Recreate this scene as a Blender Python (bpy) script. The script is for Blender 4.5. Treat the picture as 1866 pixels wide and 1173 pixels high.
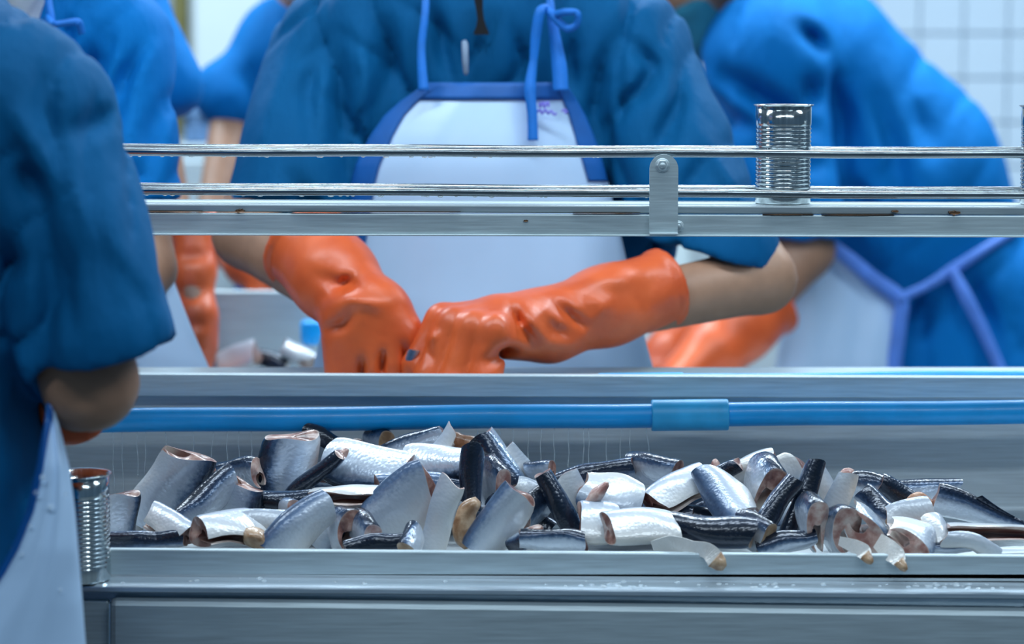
import bpy, bmesh, math, random
import numpy as np
from mathutils import Vector, Matrix
for o in list(bpy.data.objects): bpy.data.objects.remove(o)
S = bpy.context.scene
COL = S.collection
PI = math.pi
# ------------------------------------------------------------------ camera
FPX = 4812.0; CX, CY = 933.0, 586.5; YH = 60.0
ZC = 1.30
TILT = math.atan((CY - YH) / FPX)
cd = bpy.data.cameras.new('camera'); cam = bpy.data.objects.new('camera', cd); COL.objects.link(cam)
cam.location = (0, 0, ZC); cam.rotation_euler = (PI/2 - TILT, 0, 0)
cd.sensor_width = 36.0; cd.lens = 36.0 * FPX / 1866.0
cd.clip_start = 0.05; cd.clip_end = 60
cd.dof.use_dof = True; cd.dof.focus_distance = 2.48; cd.dof.aperture_fstop = 4.2
S.camera = cam
# ------------------------------------------------------------------ world, lamps, exposure
w = bpy.data.worlds.new('world'); S.world = w; w.use_nodes = True
w.node_tree.nodes['Background'].inputs[0].default_value = (0.30, 0.55, 0.85, 1)
w.node_tree.nodes['Background'].inputs[1].default_value = 0.19
S.view_settings.view_transform = 'Standard'; S.view_settings.look = 'None'
S.view_settings.exposure = 0.0; S.view_settings.gamma = 1.0
S.view_settings.use_curve_mapping = False
LAMPS = [(-1.3, 2.35), (0.1, 2.35), (1.5, 2.35), (-1.3, 4.3), (0.1, 4.3), (1.5, 4.3), (-0.6, 0.6), (0.9, 0.6)]
LAMP_W = [20, 20, 20, 52, 52, 52, 19, 19]
LAMP_Z = 2.62

def P(px, py, Y):
    """world point seen at photograph pixel (px,py) at distance Y along the floor"""
    dx = (px - CX) / FPX; dz = -(py - CY) / FPX
    c, s = math.cos(TILT), math.sin(TILT)
    y = c + dz * s; z = dz * c - s
    return Vector((dx * Y / y, Y, ZC + z * Y / y))
def M(px, Y):
    return px * Y / FPX
# ------------------------------------------------------------------ materials
def nt(name):
    m = bpy.data.materials.new(name); m.use_nodes = True
    n = m.node_tree; return m, n, n.nodes['Principled BSDF']
def lk(n, a, b): n.links.new(a, b)
def ramp(n, stops, interp='LINEAR'):
    r = n.nodes.new('ShaderNodeValToRGB'); cr = r.color_ramp; cr.interpolation = interp
    while len(cr.elements) < len(stops): cr.elements.new(0.5)
    for e, (p, c) in zip(cr.elements, stops): e.position = p; e.color = (*c, 1)
    return r
def bump(n, b, h, strength=0.3, dist=0.01):
    bp = n.nodes.new('ShaderNodeBump'); bp.inputs['Strength'].default_value = strength
    bp.inputs['Distance'].default_value = dist
    lk(n, h, bp.inputs['Height']); lk(n, bp.outputs[0], b.inputs['Normal'])
def noise(n, scale, vec=None, detail=4, mapping=None):
    t = n.nodes.new('ShaderNodeTexNoise'); t.inputs['Scale'].default_value = scale; t.inputs['Detail'].default_value = detail
    if vec is None:
        tc = n.nodes.new('ShaderNodeTexCoord'); vec = tc.outputs['Object']
    if mapping:
        mp = n.nodes.new('ShaderNodeMapping'); mp.inputs['Scale'].default_value = mapping
        lk(n, vec, mp.inputs[0]); vec = mp.outputs[0]
    lk(n, vec, t.inputs['Vector']); return t
def steel(name, col, rough=0.36, streak=(3, 60, 60), rust=False, var=0.12, metal=0.42):
    m, n, b = nt(name)
    t = noise(n, 6, mapping=streak, detail=6)
    lo = tuple(c * (1 - var) for c in col); hi = tuple(min(1, c * (1 + var)) for c in col)
    r = ramp(n, [(0.3, lo), (0.7, hi)]); lk(n, t.outputs['Fac'], r.inputs[0])
    out = r.outputs[0]
    if rust:
        t2 = noise(n, 26, detail=5, mapping=(0.5, 1, 1.5)); r2 = ramp(n, [(0.69, (0, 0, 0)), (0.76, (1, 1, 1))])
        lk(n, t2.outputs['Fac'], r2.inputs[0])
        mx = n.nodes.new('ShaderNodeMix'); mx.data_type = 'RGBA'
        lk(n, r2.outputs[0], mx.inputs[0]); lk(n, out, mx.inputs[6]); mx.inputs[7].default_value = (0.16, 0.10, 0.06, 1)
        out = mx.outputs[2]
    lk(n, out, b.inputs['Base Color'])
    b.inputs['Metallic'].default_value = metal; b.inputs['Roughness'].default_value = rough
    rr = n.nodes.new('ShaderNodeMapRange'); rr.inputs[3].default_value = rough - 0.08; rr.inputs[4].default_value = rough + 0.12
    lk(n, t.outputs['Fac'], rr.inputs[0]); lk(n, rr.outputs[0], b.inputs['Roughness'])
    bump(n, b, t.outputs['Fac'], 0.08, 0.002)
    return m
def plain(name, col, rough=0.5, metal=0.0, nscale=40, var=0.12, bmp=0.05, coat=0.0, dist=0.003, spec=0.5):
    m, n, b = nt(name)
    t = noise(n, nscale)
    lo = tuple(c * (1 - var) for c in col); hi = tuple(min(1, c * (1 + var)) for c in col)
    r = ramp(n, [(0.3, lo), (0.7, hi)]); lk(n, t.outputs['Fac'], r.inputs[0]); lk(n, r.outputs[0], b.inputs['Base Color'])
    b.inputs['Roughness'].default_value = rough; b.inputs['Metallic'].default_value = metal
    b.inputs['Coat Weight'].default_value = coat; b.inputs['Specular IOR Level'].default_value = spec
    if bmp: bump(n, b, t.outputs['Fac'], bmp, dist)
    return m
MT = {}
MT['steel'] = steel('brushed_steel', (0.47, 0.56, 0.60), 0.40)
MT['steel_rust'] = steel('worn_steel', (0.52, 0.62, 0.65), 0.38, rust=True)
MT['steel_dark'] = steel('dull_steel', (0.50, 0.55, 0.58), 0.46)
MT['steel_wet'] = steel('wet_steel', (0.60, 0.70, 0.78), 0.20, metal=0.7)
MT['rod'] = steel('polished_rod', (0.27, 0.31, 0.335), 0.20, metal=1.0)
MT['tin'] = steel('tinplate', (0.60, 0.65, 0.66), 0.12, streak=(60, 60, 2), var=0.12, metal=1.0)
MT['rust'] = plain('rust', (0.10, 0.045, 0.015), 0.9)
MT['pipe'] = plain('blue_pvc', (0.0, 0.34, 0.80), 0.42, var=0.10, nscale=25, bmp=0.06, coat=0.15)
MT['coupling'] = plain('pale_blue_pvc', (0.03, 0.42, 0.80), 0.42, var=0.12, nscale=40, bmp=0.08)
MT['capblue'] = plain('bright_blue_plastic', (0.0, 0.36, 0.85), 0.35)
MT['apron'] = plain('white_vinyl', (0.50, 0.70, 0.95), 0.34, var=0.03, nscale=12, bmp=0.03, dist=0.004)
MT['trim'] = plain('blue_binding', (0.0, 0.105, 0.40), 0.6, var=0.1)
MT['tape'] = plain('blue_tape', (0.0, 0.165, 0.62), 0.6, var=0.1)
MT['tape_pale'] = plain('pale_blue_tape', (0.10, 0.26, 0.80), 0.6, var=0.1)
MT['skin'] = plain('skin', (0.34, 0.185, 0.115), 0.5, var=0.08, nscale=60, bmp=0.04)
MT['black'] = plain('collar_shade_black', (0.004, 0.005, 0.008), 0.9)  # near-black standing for the dark inside the collar gap
MT['pen'] = plain('white_plastic', (0.22, 0.30, 0.42), 0.4)
MT['purple'] = plain('purple_ink', (0.22, 0.20, 0.75), 0.8)
MT['mask_teal'] = plain('teal_mask', (0.01, 0.17, 0.27), 0.8)
MT['mask_white'] = plain('white_mask', (0.62, 0.68, 0.72), 0.8)
MT['net'] = plain('hair_net', (0.20, 0.22, 0.50), 0.8)
MT['trouser'] = plain('navy_trousers', (0.01, 0.03, 0.07), 0.8)
MT['boot'] = plain('white_rubber', (0.55, 0.58, 0.6), 0.4)
MT['eye'] = plain('eye', (0.02, 0.015, 0.01), 0.15)
MT['crate'] = plain('grey_blue_crate', (0.10, 0.20, 0.36), 0.5)
MT['wall'] = plain('painted_wall', (0.45, 0.52, 0.56), 0.7, nscale=3)
MT['tile'] = plain('white_tile', (0.50, 0.62, 0.73), 0.25, nscale=4, var=0.04)
MT['grout'] = plain('grout', (0.465, 0.58, 0.69), 0.8)
MT['pillar'] = plain('white_pillar', (0.50, 0.59, 0.61), 0.5, nscale=4, var=0.04)
MT['brownpipe'] = plain('olive_pipe', (0.16, 0.15, 0.05), 0.6)
MT['floor'] = plain('wet_floor', (0.14, 0.17, 0.19), 0.3, nscale=5)
MT['ceil'] = plain('ceiling_paint', (0.55, 0.58, 0.60), 0.8)
def shirt_mat(name, col):
    m, n, b = nt(name)
    t = noise(n, 5, detail=3); r = ramp(n, [(0.3, tuple(c * .88 for c in col)), (0.7, tuple(c * 1.1 for c in col))])
    lk(n, t.outputs['Fac'], r.inputs[0]); lk(n, r.outputs[0], b.inputs['Base Color'])
    b.inputs['Roughness'].default_value = 0.75
    b.inputs['Specular IOR Level'].default_value = 0.12
    t2 = noise(n, 16, detail=4, mapping=(1.7, 1, 0.6)); bump(n, b, t2.outputs['Fac'], 0.4, 0.016)
    return m
MT['shirt'] = shirt_mat('blue_cotton', (0.0, 0.15, 0.46))
MT['shirt_teal_shaded'] = shirt_mat('teal_blue_cotton_shaded', (0.0, 0.088, 0.235))  # teal uniform with shade of the shirt fronts darkened into its base colour
def glove_mat():
    m, n, b = nt('orange_rubber')
    t = noise(n, 18, detail=3); r = ramp(n, [(0.3, (0.62, 0.085, 0.018)), (0.7, (0.80, 0.14, 0.035))])
    lk(n, t.outputs['Fac'], r.inputs[0]); lk(n, r.outputs[0], b.inputs['Base Color'])
    b.inputs['Roughness'].default_value = 0.38
    t2 = noise(n, 45, detail=2); bump(n, b, t2.outputs['Fac'], 0.25, 0.004)
    return m
MT['glove'] = glove_mat()
def water_mat():
    m, n, b = nt('water')
    b.inputs['Base Color'].default_value = (0.9, 0.97, 1, 1); b.inputs['Transmission Weight'].default_value = 0.75
    b.inputs['IOR'].default_value = 1.33
    t = noise(n, 120); rr = n.nodes.new('ShaderNodeMapRange'); rr.inputs[3].default_value = 0.05; rr.inputs[4].default_value = 0.3
    lk(n, t.outputs['Fac'], rr.inputs[0]); lk(n, rr.outputs[0], b.inputs['Roughness'])
    return m
MT['water'] = water_mat()
def attr(n, name, out='Fac'):
    a = n.nodes.new('ShaderNodeAttribute'); a.attribute_name = name; return a.outputs[out]
def fish_skin(name, stops, rough=0.27, metal=0.35, bd=.0006):
    m, n, b = nt(name)
    t = attr(n, 't'); uv = attr(n, 'suv', 'Vector')
    ns = noise(n, 260, vec=uv, detail=3)
    ns2 = noise(n, 40, vec=uv, detail=3)
    a1 = n.nodes.new('ShaderNodeMath'); a1.operation = 'MULTIPLY_ADD'; a1.inputs[1].default_value = 0.13
    lk(n, ns.outputs['Fac'], a1.inputs[0]); lk(n, t, a1.inputs[2])
    a2 = n.nodes.new('ShaderNodeMath'); a2.operation = 'MULTIPLY_ADD'; a2.inputs[1].default_value = 0.16
    lk(n, ns2.outputs['Fac'], a2.inputs[0]); lk(n, a1.outputs[0], a2.inputs[2])
    a3 = n.nodes.new('ShaderNodeMath'); a3.operation = 'SUBTRACT'; a3.inputs[1].default_value = 0.145
    lk(n, a2.outputs[0], a3.inputs[0])
    r = ramp(n, stops); lk(n, a3.outputs[0], r.inputs[0])
    lk(n, r.outputs[0], b.inputs['Base Color'])
    b.inputs['Metallic'].default_value = metal; b.inputs['Roughness'].default_value = rough
    b.inputs['Coat Weight'].default_value = 0.45; b.inputs['Coat Roughness'].default_value = 0.16
    v = n.nodes.new('ShaderNodeTexVoronoi'); v.inputs['Scale'].default_value = 330; lk(n, uv, v.inputs['Vector'])
    bump(n, b, v.outputs['Distance'], 0.42, bd); lk(n, b.inputs['Normal'].links[0].from_socket, b.inputs['Coat Normal'])
    return m
MT['fish'] = fish_skin('sardine_skin', [(0.0, (0.006, 0.012, 0.026)), (0.17, (0.012, 0.026, 0.06)), (0.26, (0.06, 0.11, 0.20)), (0.36, (0.40, 0.46, 0.55)), (0.62, (0.62, 0.68, 0.76)), (1.0, (0.74, 0.76, 0.78))])
MT['fish_dark'] = fish_skin('dark_sardine_skin', [(0.0, (0.005, 0.01, 0.02)), (0.30, (0.014, 0.028, 0.06)), (0.42, (0.06, 0.12, 0.22)), (0.54, (0.30, 0.38, 0.48)), (0.75, (0.55, 0.6, 0.66)), (1.0, (0.66, 0.68, 0.7))])
MT['fish_pale'] = fish_skin('pale_sardine_skin', [(0.0, (0.03, 0.06, 0.12)), (0.14, (0.10, 0.16, 0.27)), (0.27, (0.40, 0.46, 0.55)), (0.5, (0.54, 0.58, 0.63)), (1.0, (0.64, 0.62, 0.585))], rough=0.3, metal=0.15, bd=.00045)
def flesh(name, c0, c1, c2, pale):
    m, n, b = nt(name)
    tc = n.nodes.new('ShaderNodeTexCoord')
    t = noise(n, 90, vec=tc.outputs['Object'], detail=5); r = ramp(n, [(0.36, c0), (0.5, c1), (0.64, c2)])
    lk(n, t.outputs['Fac'], r.inputs[0])
    rim = attr(n, 't'); rr = ramp(n, [(0.0, (.7, .7, .7)), (0.16, (0, 0, 0)), (0.86, (0, 0, 0)), (1.0, (.7, .7, .7))]); lk(n, rim, rr.inputs[0])
    mx = n.nodes.new('ShaderNodeMix'); mx.data_type = 'RGBA'
    lk(n, rr.outputs[0], mx.inputs[0]); lk(n, r.outputs[0], mx.inputs[6]); mx.inputs[7].default_value = (*pale, 1)
    lk(n, mx.outputs[2], b.inputs['Base Color'])
    b.inputs['Roughness'].default_value = 0.33; b.inputs['Coat Weight'].default_value = 0.3
    b.inputs['Subsurface Weight'].default_value = 0.0
    bump(n, b, t.outputs['Fac'], 0.4, 0.003)
    return m
MT['flesh'] = flesh('cut_flesh', (0.09, 0.03, 0.026), (0.21, 0.10, 0.08), (0.36, 0.23, 0.19), (0.55, 0.47, 0.42))
MT['flesh_pink'] = flesh('pink_flesh', (0.30, 0.13, 0.11), (0.46, 0.29, 0.25), (0.60, 0.48, 0.43), (0.70, 0.63, 0.58))
MT['flesh_tan'] = flesh('tan_flesh', (0.22, 0.12, 0.06), (0.34, 0.21, 0.12), (0.48, 0.34, 0.22), (0.55, 0.45, 0.36))
MT['roe'] = flesh('roe', (0.30, 0.12, 0.05), (0.46, 0.24, 0.14), (0.55, 0.36, 0.26), (0.5, 0.4, 0.33))
def lining():
    m, n, b = nt('belly_lining')
    t = attr(n, 't'); ns = noise(n, 60, detail=4)
    a1 = n.nodes.new('ShaderNodeMath'); a1.operation = 'MULTIPLY_ADD'; a1.inputs[1].default_value = 0.3
    lk(n, ns.outputs['Fac'], a1.inputs[0]); lk(n, t, a1.inputs[2])
    r = ramp(n, [(0.15, (0.045, 0.012, 0.012)), (0.5, (0.12, 0.04, 0.035)), (0.8, (0.36, 0.22, 0.18)), (1.05, (0.70, 0.64, 0.58))])
    lk(n, a1.outputs[0], r.inputs[0]); lk(n, r.outputs[0], b.inputs['Base Color'])
    b.inputs['Roughness'].default_value = 0.35; b.inputs['Coat Weight'].default_value = 0.3
    bump(n, b, ns.outputs['Fac'], 0.3, 0.003)
    return m
MT['lining'] = lining()
# ------------------------------------------------------------------ object helpers
def obj(name, me, mat=None, parent=None, smooth=True):
    if mat is not None: me.materials.append(MT[mat] if isinstance(mat, str) else mat)
    if smooth and len(me.polygons): me.polygons.foreach_set('use_smooth', [True] * len(me.polygons))
    o = bpy.data.objects.new(name, me); COL.objects.link(o)
    if parent is not None:
        o.parent = parent; o.matrix_parent_inverse = parent.matrix_basis.inverted()
    return o
def mesh(name, V, F):
    me = bpy.data.meshes.new(name); me.from_pydata([tuple(v) for v in V], [], [tuple(f) for f in F]); me.update(); return me
def tag(o, label, cat=None, group=None, kind=None):
    if label: o['label'] = label
    if cat: o['category'] = cat
    if group: o['group'] = group
    if kind: o['kind'] = kind
    return o
def thing(name, loc, label, cat, group=None):
    o = bpy.data.objects.new(name, None); COL.objects.link(o); o.location = loc; o.empty_display_size = 0.05
    return tag(o, label, cat, group)
def bm_mesh(name, bm):
    me = bpy.data.meshes.new(name); bm.to_mesh(me); bm.free(); return me
def hexa(name, pts, bev=0.0, seg=2):
    """8 points: bottom 4 (ccw) then top 4"""
    bm = bmesh.new(); v = [bm.verts.new(p) for p in pts]
    for f in ((3, 2, 1, 0), (4, 5, 6, 7), (0, 1, 5, 4), (1, 2, 6, 5), (2, 3, 7, 6), (3, 0, 4, 7)): bm.faces.new([v[i] for i in f])
    bmesh.ops.recalc_face_normals(bm, faces=bm.faces[:])
    if bev: bmesh.ops.bevel(bm, geom=bm.edges[:], offset=bev, segments=seg, affect='EDGES', profile=0.5)
    return bm_mesh(name, bm)
def box(name, lo, hi, bev=0.0, seg=2):
    (a, b, c), (d, e, f) = lo, hi
    return hexa(name, [(a, b, c), (d, b, c), (d, e, c), (a, e, c), (a, b, f), (d, b, f), (d, e, f), (a, e, f)], bev, seg)
XL, XR = -420, 2420
def lin(pair, x): return pair[0] + (pair[1] - pair[0]) * (x - 220.0) / (1866.0 - 220.0)
def beam(name, top, bot, Y0, Y1, bev=0.001, xl=XL, xr=XR, zback=0.0):
    """long member; pixel heights at x=220 and x=1866 on its front face at Y0"""
    q = []
    for x, in ((xl,), (xr,)):
        q.append((P(x, lin(top, x), Y0), P(x, lin(bot, x), Y0)))
    (tl, bl), (tr, br) = q
    d = Y1 - Y0
    pts = [bl, br, br + Vector((0, d, zback)), bl + Vector((0, d, zback)), tl, tr, tr + Vector((0, d, zback)), tl + Vector((0, d, zback))]
    return hexa(name, pts, bev)
def tube(name, pts, rad, seg=12, closed_ends=True):
    """pts list of Vector, rad number or list"""
    pts = [Vector(p) for p in pts]; n = len(pts)
    if not hasattr(rad, '__len__'): rad = [rad] * n
    V = []; F = []; up = Vector((0, 0, 1)); prev = None
    for i, p in enumerate(pts):
        t = (pts[min(i + 1, n - 1)] - pts[max(i - 1, 0)]).normalized()
        if prev is None:
            a = t.cross(up)
            if a.length < 1e-3: a = t.cross(Vector((0, 1, 0)))
            a.normalize()
        else:
            a = (prev - t * prev.dot(t)).normalized()
        b = t.cross(a); prev = a
        for k in range(seg):
            th = 2 * PI * k / seg; V.append(p + (a * math.cos(th) + b * math.sin(th)) * rad[i])
    for i in range(n - 1):
        for k in range(seg):
            k2 = (k + 1) % seg; F.append((i * seg + k, i * seg + k2, (i + 1) * seg + k2, (i + 1) * seg + k))
    if closed_ends:
        F.append(tuple(range(seg))[::-1]); F.append(tuple((n - 1) * seg + k for k in range(seg)))
    me = mesh(name, V, F)
    bm = bmesh.new(); bm.from_mesh(me); bmesh.ops.recalc_face_normals(bm, faces=bm.faces[:]); bm.to_mesh(me); bm.free()
    return me
def lathe(name, prof, seg=48):
    V = []; F = []
    for r, z in prof:
        for k in range(seg):
            a = 2 * PI * k / seg; V.append((r * math.cos(a), r * math.sin(a), z))
    for i in range(len(prof) - 1):
        for k in range(seg):
            k2 = (k + 1) % seg; F.append((i * seg + k, i * seg + k2, (i + 1) * seg + k2, (i + 1) * seg + k))
    return mesh(name, V, F)
def catmull(pts, n):
    pts = [Vector(p) for p in pts]; out = []
    for i in range(len(pts) - 1):
        p0 = pts[max(i - 1, 0)]; p1 = pts[i]; p2 = pts[i + 1]; p3 = pts[min(i + 2, len(pts) - 1)]
        for k in range(n):
            t = k / n
            out.append(0.5 * ((2 * p1) + (p2 - p0) * t + (2 * p0 - 5 * p1 + 4 * p2 - p3) * t * t + (3 * p1 - p0 - 3 * p2 + p3) * t ** 3))
    out.append(pts[-1]); return out
def ribbon(name, pts, width, thick=0.0025, n=8):
    """flat tape facing the viewer side, real thickness"""
    c = catmull(pts, n); V = []; F = []
    m = len(c)
    if not hasattr(width, '__len__'): width = [width] * len(pts)
    for i, p in enumerate(c):
        t = (c[min(i + 1, m - 1)] - c[max(i - 1, 0)]).normalized()
        s = t.cross(Vector((0, -1, 0)))
        if s.length < 1e-3: s = Vector((1, 0, 0))
        s.normalize(); nn = s.cross(t).normalized()
        u = i / (m - 1) * (len(width) - 1); k = min(int(u), len(width) - 2) if len(width) > 1 else 0
        wd = (width[k] + (width[k + 1] - width[k]) * (u - k)) if len(width) > 1 else width[0]
        V += [p - s * wd / 2 - nn * thick / 2, p + s * wd / 2 - nn * thick / 2, p + s * wd / 2 + nn * thick / 2, p - s * wd / 2 + nn * thick / 2]
    for i in range(m - 1):
        for k in range(4):
            k2 = (k + 1) % 4; F.append((i * 4 + k, i * 4 + k2, i * 4 + 4 + k2, i * 4 + 4 + k))
    F += [(3, 2, 1, 0), tuple((m - 1) * 4 + k for k in range(4))]
    me = mesh(name, V, F)
    bm = bmesh.new(); bm.from_mesh(me); bmesh.ops.recalc_face_normals(bm, faces=bm.faces[:]); bm.to_mesh(me); bm.free()
    return me
# ------------------------------------------------------------------ smooth solids (distance field -> surface nets)
class Field:
    def __init__(s, lo, hi, h):
        s.h = h; s.lo = np.array(lo, float); n = np.ceil((np.array(hi, float) - s.lo) / h).astype(int) + 1
        s.ax = [s.lo[i] + h * np.arange(n[i]) for i in range(3)]
        s.F = np.full(n, 0.08)
    def sl(s, lo, hi):
        r = []
        for i in range(3):
            a = int(np.clip((lo[i] - s.lo[i]) / s.h, 0, len(s.ax[i]))); b = int(np.clip((hi[i] - s.lo[i]) / s.h + 2, 0, len(s.ax[i])))
            r.append(slice(a, b))
        return tuple(r)
    def xyz(s, q):
        return s.ax[0][q[0]][:, None, None], s.ax[1][q[1]][None, :, None], s.ax[2][q[2]][None, None, :]
    def cone(s, a, b, ra, rb, k=0.02, sq=(1, 1, 1), cut=None, sub=False):
        a = np.array(a, float); b = np.array(b, float); m = k + 4 * s.h + 0.01; R = max(ra, rb)
        sq = np.array(sq, float)
        q = s.sl(np.minimum(a, b) - R / sq - m, np.maximum(a, b) + R / sq + m)
        x, y, z = s.xyz(q)
        if 0 in (x.size, y.size, z.size): return s
        A = a * sq; B = b * sq - A; L = max((B * B).sum(), 1e-9)
        px, py, pz = x * sq[0] - A[0], y * sq[1] - A[1], z * sq[2] - A[2]
        t = np.clip((px * B[0] + py * B[1] + pz * B[2]) / L, 0, 1)
        d = np.sqrt((px - t * B[0]) ** 2 + (py - t * B[1]) ** 2 + (pz - t * B[2]) ** 2) - (ra + (rb - ra) * t)
        d = d / sq.max()
        for c in (cut or []):
            p0, nn = c; nn = np.array(nn, float); nn /= np.linalg.norm(nn)
            d = np.maximum(d, (x - p0[0]) * nn[0] + (y - p0[1]) * nn[1] + (z - p0[2]) * nn[2])
        G = s.F[q]
        if sub:
            hh = np.clip(0.5 - 0.5 * (G + d) / k, 0, 1); s.F[q] = G * (1 - hh) - d * hh + k * hh * (1 - hh)
        else:
            hh = np.clip(0.5 + 0.5 * (d - G) / k, 0, 1); s.F[q] = d * (1 - hh) + G * hh - k * hh * (1 - hh)
        return s
    def ell(s, c, r, k=0.02, sub=False):
        r = np.array(r, float); R = r.max(); return s.cone(c, c, R, R, k, R / r, None, sub)
    def fold(s, pts, width, amp, ycut=None):
        """groove (amp>0) or ridge (amp<0) along a path drawn in the upright plane"""
        pts = np.array([(p[0], p[2]) for p in pts]); width = width * .8; amp = amp * 1.35; w3 = width * 2.4
        lo = pts.min(0) - w3; hi = pts.max(0) + w3
        q = s.sl((lo[0], -99, lo[1]), (hi[0], 99 if ycut is None else ycut, hi[1])); x, y, z = s.xyz(q)
        if 0 in (x.size, y.size, z.size): return s
        best = np.full((x.size, 1, z.size), 9.0); uu = np.zeros_like(best); n = len(pts) - 1
        for i in range(n):
            a, b = pts[i], pts[i + 1]; B = b - a; L = max((B * B).sum(), 1e-9)
            t = np.clip(((x - a[0]) * B[0] + (z - a[1]) * B[1]) / L, 0, 1)
            dd = (x - a[0] - t * B[0]) ** 2 + (z - a[1] - t * B[1]) ** 2
            uu = np.where(dd < best, (i + t) / n, uu); best = np.minimum(best, dd)
        env = np.minimum(1, 0.12 + 2.2 * np.minimum(uu, 1 - uu))
        s.F[q] += amp * env * np.exp(-best / width ** 2)
        return s
    def wob(s, amp, freq, seed):
        rg = np.random.RandomState(seed); x, y, z = s.xyz((slice(None),) * 3)
        for _ in range(4):
            k = rg.normal(size=3) * freq * np.array((1, 1, .55)); s.F += amp * np.sin(k[0] * x + k[1] * y + k[2] * z + rg.rand() * 6)
        return s
    def drape(s, amp, freq, seed, tilt=0.0):
        rg = np.random.RandomState(seed); x, y, z = s.xyz((slice(None),) * 3)
        for i in range(4):
            th = tilt + rg.uniform(-.75, .75); kx, kz = math.cos(th), math.sin(th); f = freq * rg.uniform(.7, 1.4)
            ph = f * (kx * x + kz * z) + .5 * f * rg.uniform(-1, 1) * y + 1.4 * np.sin(f * .33 * (kx * z - kz * x) + rg.rand() * 6) + rg.rand() * 6
            mk = np.clip(np.sin(f * .28 * (kx * z * 1.3 - kz * x) + rg.rand() * 6) * np.sin(f * .36 * x + rg.rand() * 6) * 1.6, 0, 1)
            s.F += amp * mk * (1 - np.abs(np.sin(ph))) ** 3
        return s
    def build(s, name):
        F = s.F; h = s.h; n = F.shape; sg = F < 0
        cs = np.zeros(np.array(n) - 1, int)
        for i in (0, 1):
            for j in (0, 1):
                for k in (0, 1): cs += sg[i:n[0] - 1 + i, j:n[1] - 1 + j, k:n[2] - 1 + k]
        ci = np.argwhere((cs > 0) & (cs < 8))
        if not len(ci): return bpy.data.meshes.new(name)
        idx = np.full(cs.shape, -1); idx[tuple(ci.T)] = np.arange(len(ci))
        acc = np.zeros((len(ci), 3)); cnt = np.zeros(len(ci))
        for ax in range(3):
            o = [a for a in range(3) if a != ax]
            for i in (0, 1):
                for j in (0, 1):
                    c0 = ci.copy(); c0[:, o[0]] += i; c0[:, o[1]] += j; c1 = c0.copy(); c1[:, ax] += 1
                    f0 = F[tuple(c0.T)]; f1 = F[tuple(c1.T)]; mk = (f0 < 0) != (f1 < 0)
                    t = np.where(mk, f0 / np.where(mk, f0 - f1, 1), 0)
                    p = (c0 - ci).astype(float); p[:, ax] += t
                    acc[mk] += p[mk]; cnt[mk] += 1
        V = (ci + acc / cnt[:, None]) * h + s.lo
        Q = []
        for ax in range(3):
            u, v = (ax + 1) % 3, (ax + 2) % 3
            a = [slice(None)] * 3; b = [slice(None)] * 3; a[ax] = slice(0, -1); b[ax] = slice(1, None)
            A = sg[tuple(a)]; B = sg[tuple(b)]
            e = np.argwhere(A != B); e = e[(e[:, u] > 0) & (e[:, v] > 0) & (e[:, u] < n[u] - 1) & (e[:, v] < n[v] - 1)]
            if not len(e): continue
            inn = A[tuple(e.T)]
            def g(du, dv):
                c = e.copy(); c[:, u] -= du; c[:, v] -= dv; return idx[tuple(c.T)]
            f = np.stack([g(1, 1), g(0, 1), g(0, 0), g(1, 0)], 1)
            f[~inn] = f[~inn][:, ::-1]; Q.append(f)
        Q = np.concatenate(Q); Q = Q[(Q >= 0).all(1)]
        me = bpy.data.meshes.new(name); me.vertices.add(len(V)); me.vertices.foreach_set('co', V.ravel())
        me.loops.add(Q.size); me.loops.foreach_set('vertex_index', Q.ravel().astype(np.int32))
        me.polygons.add(len(Q)); me.polygons.foreach_set('loop_start', np.arange(0, Q.size, 4, dtype=np.int32))
        me.update(calc_edges=True); me.validate(); return me
# ================================================================== the room
def struct(name, me, mat, label, parent=None):
    o = obj(name, me, mat, parent, smooth=False)
    if parent is None: tag(o, label, None, None, 'structure')
    return o
struct('floor', box('floor', (-3, -1.0, -0.05), (3, 6.1, 0.0)), 'floor', 'wet grey factory floor')
struct('ceiling', box('ceiling', (-3, -1.0, 2.75), (3, 6.1, 2.80)), 'ceil', 'pale painted factory ceiling')
wb = struct('wall_back', box('wall_back', (-3, 6.0, 0.0), (3, 6.1, 2.75)), 'wall', 'pale factory wall, white tiled on the right')
T = 0.10; tx0, tz0 = 0.62, 0.40
tile_me = box('tile', (0, -0.012, 0), (T - 0.004, 0, T - 0.004), 0.002, 1); tile_me.materials.append(MT['tile'])
struct('grout_bed', box('grout_bed', (tx0 - 0.007, 5.994, 0), (3, 6.0, 2.75)), 'grout', None, wb)
for i in range(9):
    for j in range(12):
        o = bpy.data.objects.new('tile', tile_me); COL.objects.link(o); o.location = (tx0 + i * T, 5.994, tz0 + j * T); o.parent = wb
V = []; F = []
for i in range(23):
    for j in range(27):
        if i < 9 and 4 <= j < 16: continue
        x, z = tx0 + i * T, j * T; b = len(V); e = T - 0.004
        V += [(x, 5.994, z), (x + e, 5.994, z), (x + e, 5.994, z + e), (x, 5.994, z + e), (x, 5.982, z), (x + e, 5.982, z), (x + e, 5.982, z + e), (x, 5.982, z + e)]
        F += [(b + 4, b + 5, b + 6, b + 7), (b, b + 1, b + 5, b + 4), (b + 1, b + 2, b + 6, b + 5), (b + 2, b + 3, b + 7, b + 6), (b + 3, b, b + 4, b + 7)]
o = struct('tiling', mesh('tiling', V, F), 'tile', None, wb); o['kind'] = 'stuff'
a = P(350, 0, 5.5).x; b = P(478, 0, 5.5).x
struct('trim_1', box('pillar', (a, 5.5, 0), (b, 5.7, 2.75), 0.01), 'pillar', 'white square pillar behind the workers on the left')
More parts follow.
